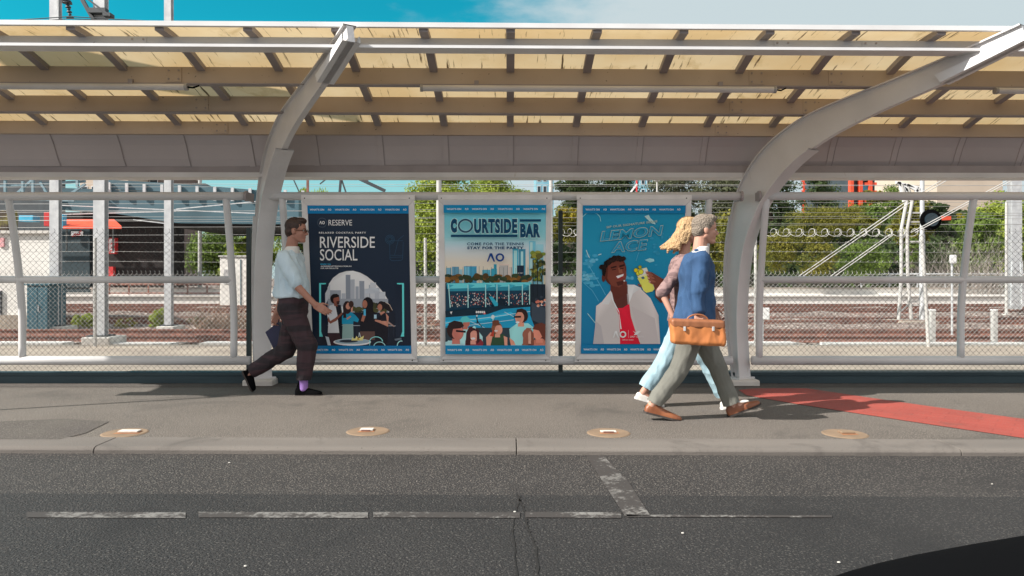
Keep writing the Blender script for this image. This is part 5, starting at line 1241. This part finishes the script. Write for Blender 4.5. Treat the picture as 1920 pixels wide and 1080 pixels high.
A.poly([(412, 862), (432, 872), (446, 862), (464, 864), (452, 878), (440, 888), (418, 888), (430, 878)], 'f2f2f2'); A.poly([(440, 868), (452, 860), (468, 866), (450, 872)], 'f2f2f2')
A.text('GREY GOOSE', 394, 894, 486, 905, 'f0f0f0', off=.004, sp=1.1); A.text('OFFICIAL VODKA', 342, 918, 418, 924, 'f0e0e0', off=.02, sp=1.1)
A.band(60, 110, '0a6e9c', (95, 256, 416, 577)); A.band(953, 1012, '0a6e9c', (80, 238, 396, 553))
poster_thing(A, 'framed blue poster reading LEMON ACE with a laughing man in a white shirt', None)
# ================================================================ people
m_skin = mat('skin', (0.52, 0.29, 0.21), (0.46, 0.24, 0.17), rough=0.55, scale=8, spec=.4)
m_skin2 = mat('skin_tanned', (0.42, 0.21, 0.15), (0.37, 0.18, 0.13), rough=0.55, scale=8, spec=.4)
def add_rings(mb, rings, n):
    base = len(mb.v)
    for r in rings: mb.v += [tuple(p) for p in r]
    for i in range(len(rings) - 1):
        for j in range(n):
            a = base + i*n + j; b = base + i*n + (j+1) % n; mb.f.append([a, b, b + n, a + n]); mb.m.append(0); mb.c.append(None)
    mb.f.append([base + j for j in range(n)][::-1]); mb.m.append(0); mb.c.append(None)
    mb.f.append([base + (len(rings)-1)*n + j for j in range(n)]); mb.m.append(0); mb.c.append(None)
def rcone(mb, p0, r0, p1, r1, n=14):
    p0, p1 = Vector(p0), Vector(p1); t = p1 - p0
    t = t.normalized() if t.length > 1e-6 else Vector((0, 0, 1))
    a = t.cross(Vector((0, 1, 0)));  a = a if a.length > .1 else t.cross(Vector((1, 0, 0))); a.normalize(); b = t.cross(a)
    R = []
    for k in range(5): g = -pi/2 + (pi/2) * (k + .3) / 5; R.append([p0 + t * r0 * sin(g) + (a*cos(h) + b*sin(h)) * r0 * cos(g) for h in [2*pi*j/n for j in range(n)]])
    for k in range(5): g = (pi/2) * (k + .2) / 5; R.append([p1 + t * r1 * sin(g) + (a*cos(h) + b*sin(h)) * r1 * cos(g) for h in [2*pi*j/n for j in range(n)]])
    add_rings(mb, R, n)
def chain_(mb, pts, rs):
    for i in range(len(pts) - 1): rcone(mb, pts[i], rs[i], pts[i+1], rs[i+1])
def ellip(mb, c, r, rot=None, n=18):
    c = Vector(c); R = []
    for k in range(11):
        g = -pi/2 + pi * (k + .5) / 11; ring = []
        for j in range(n):
            h = 2*pi*j/n; v = Vector((r[0]*cos(g)*cos(h), r[1]*cos(g)*sin(h), r[2]*sin(g))); ring.append(c + (rot @ v if rot else v))
        R.append(ring)
    add_rings(mb, R, n)
def loft(mb, secs, n=22, pw=2.4):
    """secs: (centre, rx, ry) horizontal super-ellipse rings"""
    R = []
    for c, rx, ry in secs:
        c = Vector(c); ring = []
        for j in range(n):
            h = 2*pi*j/n; cc, ss = cos(h), sin(h); ring.append(c + Vector((rx * math.copysign(abs(cc) ** (2/pw), cc), ry * math.copysign(abs(ss) ** (2/pw), ss), 0)))
        R.append(ring)
    add_rings(mb, R, n)
def skinned(mb, nm, m, parent, vox=.007, sm=4, fold=0, ffreq=9, fz=2.5, seed=0, cut=None):
    me = bpy.data.meshes.new('tmp'); me.from_pydata([tuple(v) for v in mb.v], [], mb.f)
    bm = bmesh.new(); bm.from_mesh(me); bmesh.ops.recalc_face_normals(bm, faces=bm.faces[:]); bm.to_mesh(me); bm.free()
    o = bpy.data.objects.new('tmp', me); COL.objects.link(o)
    r = o.modifiers.new('r', 'REMESH'); r.mode = 'VOXEL'; r.voxel_size = vox; s_ = o.modifiers.new('s', 'SMOOTH'); s_.factor = .5; s_.iterations = sm
    dg = bpy.context.evaluated_depsgraph_get(); dg.update(); ev = o.evaluated_get(dg); m2 = bpy.data.meshes.new_from_object(ev, depsgraph=dg)
    bpy.data.objects.remove(o)
    if fold:
        bm = bmesh.new(); bm.from_mesh(m2); bm.normal_update(); off = Vector((seed*7.1, seed*3.3, seed*1.7))
        for v in bm.verts:
            p = v.co; q = Vector((p.x*ffreq*1.5 + p.z*ffreq*.25, p.y*ffreq*1.3, p.z*ffreq*fz*.3 - p.x*ffreq*.6)) + off
            k = noise.noise(q); k2 = noise.noise(q * 2.3 + Vector((4, 1, 2)))
            v.co += v.normal * fold * ((1 - abs(k) * 2.2) * .8 + k2 * .35)
        bm.to_mesh(m2); bm.free()
    if cut:      # open cuffs and hems
        bm = bmesh.new(); bm.from_mesh(m2)
        kill = [v for v in bm.verts if any((v.co - Vector(q)).dot(Vector(t)) > 0 and (v.co - Vector(q)).length < .16 for q, t in cut)]
        bmesh.ops.delete(bm, geom=kill, context='VERTS'); bm.to_mesh(m2); bm.free()
    m2.name = nm; m2.materials.clear(); m2.materials.append(m); m2.polygons.foreach_set('use_smooth', [True] * len(m2.polygons))
    org = WL[parent.name] if parent else Vector((0, 0, 0)); m2.transform(Matrix.Translation(-org))
    ob = bpy.data.objects.new(nm, m2); COL.objects.link(ob)
    if parent: ob.parent = parent
    WL[ob.name] = org; return ob
def hand(mb, w_, f, n_, s_, curl=.5, k=1.0):
    """wrist point, finger direction, palm-side normal, thumb side"""
    w_ = Vector(w_); f = Vector(f).normalized(); n_ = (Vector(n_) - f * Vector(n_).dot(f)).normalized(); s_ = f.cross(n_) * (1 if f.cross(n_).dot(Vector(s_)) > 0 else -1)
    for q, l_ in ((-.030, .078), (-.010, .086), (.012, .088), (.032, .082)):
        rcone(mb, w_ + s_*q*.65*k, .017*k, w_ + f*l_*k + s_*q*k, .0125*k)
    lens = (.030, .040, .044, .040)
    for i, q in enumerate((-.031, -.0105, .0105, .032)):
        p = w_ + f*.085*k + s_*q*k; d = f.copy(); L0 = lens[i] * k; r = (.0078, .0088, .0092, .0088)[i]*k; c_ = curl * (1 + .12*(1.5 - i))
        for j in range(3):
            ang = c_ * (.55, .95, .8)[j]; d = (d*cos(ang) + n_*sin(ang)).normalized() if j == 0 else (d * cos(ang) + (n_*1 - d*n_.dot(d)).normalized() * sin(ang)).normalized()
            e_ = p + d * L0 * (1, .72, .55)[j]; rcone(mb, p, r*(1 - .08*j), e_, r*(.94 - .1*j), 10); p = e_
    p = w_ + f*.022*k + s_*.026*k; d = (f*.62 + s_*.62 + n_*.35).normalized(); e_ = p + d*.042*k; rcone(mb, p, .0135*k, e_, .011*k, 10); d2 = (f*.8 + s_*.2 + n_*.5).normalized(); e2_ = e_ + d2*.032*k; rcone(mb, e_, .0105*k, e2_, .0088*k, 10); rcone(mb, e2_, .0088*k, e2_ + d2*.018*k + n_*.006*k, .0075*k, 10)
def head(mb, c, tilt=0.0, k=1.0, yaw=0.0):
    R = Matrix.Rotation(yaw, 3, 'Z') @ Matrix.Rotation(tilt, 3, 'Y'); c = Vector(c)
    def T_(x, y, z): return c + R @ Vector((x*k, y*k, z*k))
    ellip(mb, T_(-.006, 0, .033), (.097*k, .076*k, .088*k), R); ellip(mb, T_(.024, 0, -.026), (.068*k, .060*k, .086*k), R)
    for s_ in (-1, 1):
        rcone(mb, T_(-.005, s_*.042, -.055), .024*k, T_(.06, s_*.014, -.095), .020*k)
        ellip(mb, T_(-.008, s_*.076, -.008), (.020*k, .010*k, .032*k), R); ellip(mb, T_(.058, s_*.034, -.020), (.026*k, .022*k, .024*k), R)
        rcone(mb, T_(.082, s_*.012, .024), .010*k, T_(.074, s_*.042, .022), .009*k)
    ellip(mb, T_(.074, 0, -.094), (.020*k, .022*k, .018*k), R)
    rcone(mb, T_(.086, 0, .012), .008*k, T_(.108, 0, -.028), .0105*k); 
    for s_ in (-1, 1): ellip(mb, T_(.096, s_*.011, -.034), (.011*k, .009*k, .008*k), R)
    ellip(mb, T_(.083, 0, -.058), (.012*k, .023*k, .007*k), R); ellip(mb, T_(.081, 0, -.070), (.012*k, .019*k, .0075*k), R)
    return T_, R
def eyes(T_, R, k, e):
    for s_ in (-1, 1):
        mb = MB(); ellip(mb, T_(.077, s_*.030, .004), (.011*k, .013*k, .0085*k), R, 12); mb.build('eye', m_eye, e, smooth=True)
        mb = MB(); ellip(mb, T_(.085, s_*.030, .0035), (.0045*k, .006*k, .006*k), R, 10); mb.build('iris', m_iris, e, smooth=True)
        mb = MB(); rcone(mb, T_(.088, s_*.014, .026), .0038*k, T_(.080, s_*.046, .024), .003*k, 8); mb.build('eyebrow', m_brow, e, smooth=True)
m_eye = mat('eye_white', (.7, .68, .65), rough=.2); m_iris = mat('iris', (.05, .04, .03), rough=.2); m_brow = mat('eyebrow', (.10, .065, .04), rough=.8)
def shoe(nm, e, heel, toe, up, m, ms, wd=.044, hh=.055, seed=1, high=0.0):
    """heel and toe are points under the sole"""
    heel, toe, up = Vector(heel), Vector(toe), Vector(up).normalized(); f = (toe - heel).normalized(); up = (up - f*up.dot(f)).normalized(); s_ = f.cross(up); L_ = (toe - heel).length
    mb = MB(); R = []; n = 18
    for t, w_, h in ((.02, .62, .75), (.06, .78, .98), (.16, .84, 1.1 + high), (.30, .82, 1.15 + high*.8), (.42, .80, .98), (.55, .92, .82), (.70, 1.04, .68), (.84, .98, .56), (.94, .74, .45), (.99, .40, .32)):
        c = heel + f*L_*t + up*.012; ring = []
        for j in range(n):
            g = 2*pi*j/n; y = cos(g); z = max(-.08, sin(g)); ring.append(c + s_*wd*w_*math.copysign(abs(y)**.85, y) + up*hh*h*(abs(z)**.8 if z > 0 else z))
        R.append(ring)
    add_rings(mb, R, n); o = skinned(mb, nm, m, e, vox=.006, sm=2)
    mb = MB(); R = []
    outl_ = [(-.01, 0), (.0, .55), (.05, .80), (.2, .86), (.4, .80), (.6, .98), (.75, 1.08), (.9, .92), (1.0, .45), (1.02, 0)]
    up_, dn = [], []
    pts = [(t, w_) for t, w_ in outl_] + [(t, -w_) for t, w_ in outl_[::-1][1:-1]]
    for z in (0, .016): R.append([heel + f*L_*t + s_*wd*w_*1.04 + up*z for t, w_ in pts])
    add_rings(mb, R, len(pts)); mb.build('sole', ms, o, origin=WL[e.name])
    return o
m_hair_g = mat('sandy_grey_hair', (0.30, 0.25, 0.20), (0.18, 0.145, 0.11), rough=.7, scale=30, stretch=(1, 1, 4), bump=2, bscale=90); m_hair_b = mat('blond_hair', (0.62, 0.42, 0.22), (0.40, 0.25, 0.12), rough=.6, scale=26, stretch=(3, 3, 1), bump=2, bscale=90); m_hair_d = mat('dark_brown_hair', (0.055, 0.028, 0.02), (0.03, 0.016, 0.012), rough=.6, scale=30)
m_blz = mat('navy_blue_wool', (0.030, 0.085, 0.19), (0.020, 0.060, 0.14), rough=.85, scale=4, bump=.3, bscale=300)
m_olv = mat('grey_olive_cotton', (0.185, 0.185, 0.16), (0.14, 0.14, 0.12), rough=.9, scale=3, bump=.3, bscale=200)
m_brn = mat('brown_leather', (0.30, 0.105, 0.04), (0.20, 0.065, 0.028), rough=.45, scale=9); m_sole = mat('shoe_sole', (.05, .04, .035), rough=.8)
m_shirt = mat('pale_blue_shirt', (0.60, 0.73, 0.80), (0.52, 0.66, 0.74), rough=.85, scale=3, bump=.2, bscale=300); m_cotton = mat('white_cotton', (.78, .77, .74), rough=.85)
m_drk = mat('dark_patterned_trousers', (0.050, 0.026, 0.032), (0.022, 0.016, 0.020), rough=.85, scale=2, stretch=(1, 1, 9), lo=.45, hi=.55)
m_blouse = mat('mauve_brown_blouse', (0.27, 0.175, 0.165), (0.16, 0.10, 0.098), rough=.85, scale=14, lo=.46, hi=.54, stretch=(1, 1, 2)); m_jean = mat('light_blue_denim', (0.33, 0.47, 0.52), (0.24, 0.37, 0.43), rough=.9, scale=5, bump=.3, bscale=250)
m_snk = mat('white_sneaker', (.72, .69, .64), (.62, .59, .55), rough=.6); m_bag = mat('tan_orange_leather', (0.62, 0.235, 0.075), (0.52, 0.18, 0.055), rough=.5, scale=3); m_bagd = mat('brown_bag_trim', (0.32, 0.12, 0.05), rough=.5); m_navy = mat('dark_navy_bag', (0.022, 0.026, 0.075), (0.014, 0.016, 0.05), rough=.6)
m_purp = mat('violet_sock', (0.36, 0.20, 0.55), rough=.9)

# ---- man in the blue blazer -----------------------------------------------
D = 6.03
def J(px, py, dy=0.0): p = P(px, py, D); return p + Vector((0, dy, 0))
e = empty('person', (P(1315, 520, D).x, D, 0), 'person with short sandy grey hair in navy blue blazer, olive trousers, brown shoes', 'person')
mb = MB()
hc = J(1322, 431); T_, R_ = head(mb, hc, tilt=.06, k=1.0)
chain_(mb, [T_(-.03, 0, -.05), J(1311, 474)], [.054, .060])
loft(mb, [(J(1309, 480), .06, .11), (J(1307, 492), .09, .17), (J(1307, 520), .105, .165), (J(1306, 555), .095, .14), (J(1304, 590), .10, .155), (J(1303, 615), .08, .14)])
near_sh, far_sh = J(1303, 488, -.165), J(1312, 488, .165)
n_el, n_wr = J(1296, 547, -.22), J(1296, 586, -.235); f_el, f_wr = J(1322, 545, .21), J(1345, 577, .20)
chain_(mb, [near_sh, n_el, n_wr], [.050, .040, .027]); chain_(mb, [far_sh, f_el, f_wr], [.050, .040, .027])
hips = (J(1301, 605, -.085), J(1305, 605, .085)); kn = (J(1268, 692, -.09), J(1348, 686, .07)); an = (J(1218, 757, -.08), J(1378, 764, .06))
for i in (0, 1): chain_(mb, [hips[i], kn[i], an[i]], [.085, .052, .036]); 
chain_(mb, [an[0], J(1245, 775, -.08)], [.034, .026]); chain_(mb, [an[1], J(1410, 762, .06)], [.034, .024])
hand(mb, n_wr, (.10, -.05, -1), (.3, 1, 0), (1, 0, 0), curl=1.05); hand(mb, f_wr, (.45, 0, -.9), (-.3, -1, 0), (1, 0, .3), curl=.45)
body = skinned(mb, 'body', m_skin, e, vox=.0052, sm=3)
eyes(T_, R_, 1.0, e)
mb = MB(); ellip(mb, T_(-.018, 0, .046), (.098, .083, .088), R_); ellip(mb, T_(-.055, 0, -.005), (.055, .074, .065), R_); ellip(mb, T_(.035, 0, .098), (.055, .06, .034), R_)
for s_ in (-1, 1): ellip(mb, T_(-.005, s_*.070, .02), (.02, .012, .036), R_)
skinned(mb, 'hair', m_hair_g, e, vox=.006, sm=2, fold=.004, ffreq=40)
mb = MB(); loft(mb, [(J(1316, 462), .055, .062), (J(1313, 472), .068, .075), (J(1310, 482), .085, .10)]); skinned(mb, 'shirt_collar', m_cotton, e, vox=.006, sm=2)
mb = MB()
loft(mb, [(J(1308, 474), .052, .085), (J(1307, 481), .085, .155), (J(1306, 492), .108, .198), (J(1306, 515), .128, .195), (J(1306, 545), .132, .172), (J(1304, 575), .142, .178), (J(1300, 598), .158, .188), (J(1298, 618), .162, .190)])
ext = 0.0
chain_(mb, [near_sh, n_el, J(1296, 577, -.235)], [.071, .060, .046]); chain_(mb, [far_sh, f_el, J(1340, 571, .20)], [.071, .058, .044])
skinned(mb, 'blazer', m_blz, e, vox=.007, sm=3, fold=.020, ffreq=6.5, seed=1, cut=[(J(1301, 612), (.1, 0, -1))])
mb = MB()   # lapels and collar of the blazer
for s_ in (-1, 1):
    a = J(1318, 470, s_*.055); b = J(1333, 500, s_*.07); c = J(1334, 530, s_*.02)
    rcone(mb, a, .014, b, .016); rcone(mb, b, .016, c, .010)
rcone(mb, J(1303, 470, -.05), .016, J(1303, 470, .05), .016); rcone(mb, J(1303, 470, -.05), .016, J(1318, 472, -.06), .014); rcone(mb, J(1303, 470, .05), .016, J(1318, 472, .06), .014)
skinned(mb, 'collar', m_blz, e, vox=.006, sm=3)
mb = MB()
loft(mb, [(J(1303, 588), .105, .158), (J(1302, 604), .122, .172), (J(1303, 622), .118, .168), (J(1304, 636), .08, .14)])
chain_(mb, [hips[0], kn[0], J(1224, 751, -.08)], [.108, .076, .068]); chain_(mb, [hips[1], kn[1], J(1375, 757, .06)], [.108, .076, .068])
skinned(mb, 'trousers', m_olv, e, vox=.007, sm=3, fold=.010, ffreq=8, seed=2, cut=[(J(1222, 753, -.08), (-.45, 0, -.9)), (J(1376, 759, .06), (.4, 0, -.9))])
shoe('shoe', e, J(1203, 770, -.08), J(1273, 787.5, -.08), (.35, 0, 1), m_brn, m_sole, hh=.068, high=.75)
shoe('shoe', e, J(1369, 785, .06), J(1431, 760, .06), (-.4, 0, 1), m_brn, m_sole, hh=.068, high=.75)
# tan bag in the near hand
hx = P(1290, 616, D - .30)
bg_ = empty('handbag', (hx.x, D - .26, P(0, 642, D).z), 'boxy orange tan leather bag with brown flap carried beside the blazer', 'bag')
def K(px, py, y): p = P(px, py, D); return Vector((p.x, y, p.z))
def soft_box(f, ya, yb, nm, m, par, fold, seed, D_=None):
    mb = MB(); A_ = [K(x, y, ya) for x, y in f]; B_ = [K(x, y, yb) for x, y in f]
    for q in range(7):
        y = ya + (yb - ya) * q / 6
        for t in range(4):
            for (P0, P1) in ((A_[t], A_[(t+1) % 4]),): rcone(mb, Vector((P0.x, y, P0.z)), .016, Vector((P1.x, y, P1.z)), .016, 10)
        n_ = 11
        for k in range(1, n_): a0 = Vector((A_[0].x, y, A_[0].z)).lerp(Vector((A_[3].x, y, A_[3].z)), k/n_); a1 = Vector((A_[1].x, y, A_[1].z)).lerp(Vector((A_[2].x, y, A_[2].z)), k/n_); rcone(mb, a0, .022, a1, .022, 10)
    return skinned(mb, nm, m, par, vox=.007, sm=5, fold=fold, ffreq=9, seed=seed)
bb_ = soft_box([(1245, 600), (1329, 603), (1332, 638), (1248, 634)], D - .37, D - .28, 'bag_body', m_bag, bg_, .007, 12)
soft_box([(1244, 597), (1329, 600), (1330, 608), (1245, 605)], D - .375, D - .275, 'flap', m_bagd, bg_, .003, 13)
for k, x in enumerate((1262, 1312)):
    q = K(x, 609, D - .405); mb = MB(); mb.box(q.x - .008, q.x + .008, q.y - .004, q.y + .012, q.z - .022, q.z + .012); mb.build('buckle', m_galv, bg_, bevel=.002)
mb = MB(); pts = []
for i in range(13): t = pi * i / 12; pts.append((K(1291, 598, D - .285) + Vector((-.085 * cos(t), 0, .052 * sin(t)))))
mb.tube(pts, .007, 8); mb.build('handle', m_bagd, bg_, smooth=True)

# ---- woman behind him ------------------------------------------------------
D = 6.50
e = empty('person', (P(1288, 520, D).x, D, 0), 'person with loose blond hair, mauve brown blouse, light blue jeans and white sneakers', 'person')
mb = MB(); hc = J(1293, 434); T_, R_ = head(mb, hc, tilt=.08, k=.94)
chain_(mb, [T_(-.03, 0, -.05), J(1283, 474)], [.046, .052])
loft(mb, [(J(1282, 480), .05, .09), (J(1280, 492), .08, .145), (J(1281, 520), .10, .14), (J(1282, 555), .08, .115), (J(1283, 590), .10, .15), (J(1283, 612), .08, .135)])
near_sh, far_sh = J(1277, 490, -.15), J(1287, 490, .15); n_el, n_wr = J(1233, 548, -.19), J(1250, 590, -.25); f_el, f_wr = J(1300, 548, .18), J(1330, 575, .15)
chain_(mb, [near_sh, n_el, n_wr], [.043, .034, .024]); chain_(mb, [far_sh, f_el, f_wr], [.043, .034, .024])
hips = (J(1281, 608, -.08), J(1285, 608, .08)); kn = (J(1249, 680, .06), J(1322, 672, -.07)); an = (J(1208, 738, .06), J(1360, 748, -.07))
hips = (hips[1], hips[0])
for i in (0, 1): chain_(mb, [hips[i], kn[i], an[i]], [.085, .050, .033])
chain_(mb, [an[0], J(1228, 756, .06)], [.03, .024]); chain_(mb, [an[1], J(1388, 752, -.07)], [.03, .022])
hand(mb, n_wr, (.5, -.1, -.8), (.4, 1, 0), (1, 0, 0), curl=.7, k=.9); hand(mb, f_wr, (.7, 0, -.6), (-.3, -1, 0), (1, 0, .3), curl=.4, k=.9)
skinned(mb, 'body', m_skin, e, vox=.0055, sm=3); eyes(T_, R_, .94, e)
mb = MB(); ellip(mb, T_(-.020, 0, .046), (.102, .090, .092), R_); ellip(mb, T_(-.07, 0, -.03), (.06, .085, .10), R_); rr = random.Random(5)
for i in range(22):
    y = rr.uniform(-.075, .075); p0 = T_(-.06 + rr.uniform(-.03, .03), y, .05); p1 = T_(-.11 + rr.uniform(-.03, .02), y*1.25, -.06); p2 = T_(-.13 + rr.uniform(-.06, .03), y*1.4, -.15 + rr.uniform(-.02, .03)); p3 = p2 + Vector((rr.uniform(-.07, .01), 0, rr.uniform(-.06, -.01)))
    chain_(mb, [p0, p1, p2, p3], [.026, .024, .018, .007])
for s_ in (-1, 1):
    for i in range(5): p0 = T_(.01, s_*.072, .06 - i*.006); chain_(mb, [p0, T_(-.02 - .014*i, s_*.088, -.03), T_(-.05 - .015*i, s_*.09, -.12)], [.020, .019, .011])
skinned(mb, 'hair', m_hair_b, e, vox=.006, sm=1, fold=.005, ffreq=26)
mb = MB(); loft(mb, [(J(1282, 478), .055, .09), (J(1280, 488), .09, .155), (J(1280, 500), .112, .168), (J(1281, 525), .122, .158), (J(1281, 560), .108, .145), (J(1281, 588), .125, .172), (J(1281, 602), .130, .176)])
chain_(mb, [near_sh, n_el], [.062, .050]); chain_(mb, [far_sh, f_el], [.062, .050]); skinned(mb, 'blouse', m_blouse, e, vox=.008, sm=3, fold=.009, ffreq=9, seed=5)
mb = MB(); loft(mb, [(J(1282, 592), .10, .15), (J(1283, 610), .118, .168), (J(1283, 626), .10, .155)])
chain_(mb, [hips[0], kn[0], J(1216, 728, .06)], [.105, .082, .078]); chain_(mb, [hips[1], kn[1], J(1354, 736, -.07)], [.105, .082, .078]); skinned(mb, 'jeans', m_jean, e, vox=.007, sm=3, fold=.010, ffreq=8, seed=6, cut=[(J(1214, 730, .06), (-.5, 0, -.87)), (J(1355, 738, -.07), (.4, 0, -.9))])
shoe('sneaker', e, J(1192, 749, .06), J(1247, 764.5, .06), (.35, 0, 1), m_snk, m_cotton, hh=.055, wd=.04); shoe('sneaker', e, J(1347, 765, -.07), J(1401, 754, -.07), (-.2, 0, 1), m_snk, m_cotton, hh=.055, wd=.04)

# ---- man at the left --------------------------------------------------------
D = 7.28
e = empty('person', (P(548, 520, D).x, D, 0), 'striding person with dark hair, glasses, pale blue short-sleeved shirt and dark trousers', 'person')
mb = MB(); hc = J(556, 433); T_, R_ = head(mb, hc, tilt=.05, k=1.03)
chain_(mb, [T_(-.03, 0, -.05), J(545, 474)], [.056, .062])
loft(mb, [(J(545, 478), .06, .11), (J(544, 488), .09, .17), (J(546, 515), .115, .165), (J(549, 545), .11, .15), (J(550, 565), .105, .155), (J(551, 585), .08, .14)])
near_sh, far_sh = J(542, 485, -.17), J(548, 485, .17); n_el, n_wr = J(571, 538, -.22), J(603, 571, -.22); f_el, f_wr = J(520, 540, .22), J(508, 588, .20)
chain_(mb, [near_sh, n_el, n_wr], [.052, .040, .028]); chain_(mb, [far_sh, f_el, f_wr], [.052, .040, .028])
hips = (J(550, 578, .085), J(549, 578, -.085)); kn = (J(533, 656, .08), J(580, 648, -.07)); an = (J(461, 705, .08), J(572, 722, -.07))
for i in (0, 1): chain_(mb, [hips[i], kn[i], an[i]], [.09, .054, .036])
chain_(mb, [an[0], J(464, 724, .08)], [.030, .020]); chain_(mb, [an[1], J(586, 735, -.07)], [.028, .018])
hand(mb, n_wr, (.85, 0, -.5), (.2, 1, -.3), (.3, 0, 1), curl=.55); hand(mb, f_wr, (-.2, 0, -1), (.3, -1, 0), (1, 0, 0), curl=1.05)
skinned(mb, 'body', m_skin2, e, vox=.0055, sm=3); eyes(T_, R_, 1.03, e)
mb = MB(); ellip(mb, T_(-.018, 0, .048), (.102, .084, .09), R_); ellip(mb, T_(-.055, 0, -.005), (.058, .076, .07), R_); ellip(mb, T_(.040, 0, .10), (.055, .06, .034), R_); skinned(mb, 'hair', m_hair_d, e, vox=.006, sm=2, fold=.004, ffreq=40)
mb = MB()
for s_ in (-1, 1):
    c = T_(.100, s_*.031, .002); pts = [c + Vector((0, .022*cos(2*pi*i/12), .016*sin(2*pi*i/12))) for i in range(13)]; mb.tube(pts, .0028, 6); mb.tube([T_(.098, s_*.052, .004), T_(0, s_*.082, .006)], .0028, 6)
mb.tube([T_(.102, -.010, .005), T_(.102, .010, .005)], .0028, 6); mb.build('glasses', m_black, e)
mb = MB(); loft(mb, [(J(545, 470), .066, .078), (J(544, 478), .082, .13), (J(543, 487), .112, .195), (J(545, 510), .138, .19), (J(548, 530), .148, .182), (J(549, 548), .158, .19), (J(549, 557), .162, .192)])
chain_(mb, [near_sh, near_sh.lerp(n_el, .80)], [.072, .070]); chain_(mb, [far_sh, far_sh.lerp(f_el, .80)], [.072, .070])
chain_(mb, [J(533, 525), J(521, 550)], [.10, .045])
skinned(mb, 'shirt', m_shirt, e, vox=.008, sm=3, fold=.015, ffreq=7, seed=8)
mb = MB(); loft(mb, [(J(549, 462), .060, .066), (J(547, 470), .076, .084), (J(545, 476), .084, .10)]); skinned(mb, 'collar', m_cotton, e, vox=.006, sm=2)
mb = MB(); loft(mb, [(J(549, 548), .120, .165), (J(550, 566), .135, .178), (J(551, 585), .13, .17), (J(553, 600), .09, .15)])
chain_(mb, [hips[0], kn[0], J(470, 697, .08)], [.118, .092, .070]); chain_(mb, [hips[1], kn[1], J(573, 706, -.07)], [.125, .098, .072]); skinned(mb, 'trousers', m_drk, e, vox=.007, sm=3, fold=.010, ffreq=8, seed=9, cut=[(J(466, 700, .08), (-.85, 0, -.5)), (J(573, 711, -.07), (0, 0, -1))])
mb = MB(); chain_(mb, [J(573, 706, -.07), J(573, 726, -.07)], [.046, .044]); skinned(mb, 'sock', m_purp, e, vox=.006, sm=2)
shoe('shoe', e, J(449, 698, .08), J(468, 737, .08), (.8, 0, .4), m_black, m_sole, hh=.072, high=.7); shoe('shoe', e, J(557, 741, -.07), J(608, 740, -.07), (0, 0, 1), m_black, m_sole, hh=.078, high=.9)
nb = empty('satchel', (P(505, 630, D + .2).x, D + .2, P(0, 650, D).z), 'small dark navy bag held low behind the person in the pale shirt', 'bag')
mb = MB(); f = [(488, 625), (512, 606), (526, 640), (503, 656)]
A_ = [K(x, y, D + .15) for x, y in f]; B_ = [K(x, y, D + .25) for x, y in f]; mb.poly(A_); mb.poly(B_[::-1])
for i in range(4): mb.poly([A_[i], B_[i], B_[(i+1) % 4], A_[(i+1) % 4]])
mb.build('bag_body', m_navy, nb, bevel=.012)
mb = MB(); mb.tube([K(500, 616, D + .2), K(503, 602, D + .2), K(510, 600, D + .2), K(511, 608, D + .2)], .006, 8); mb.build('handle', m_navy, nb, smooth=True)
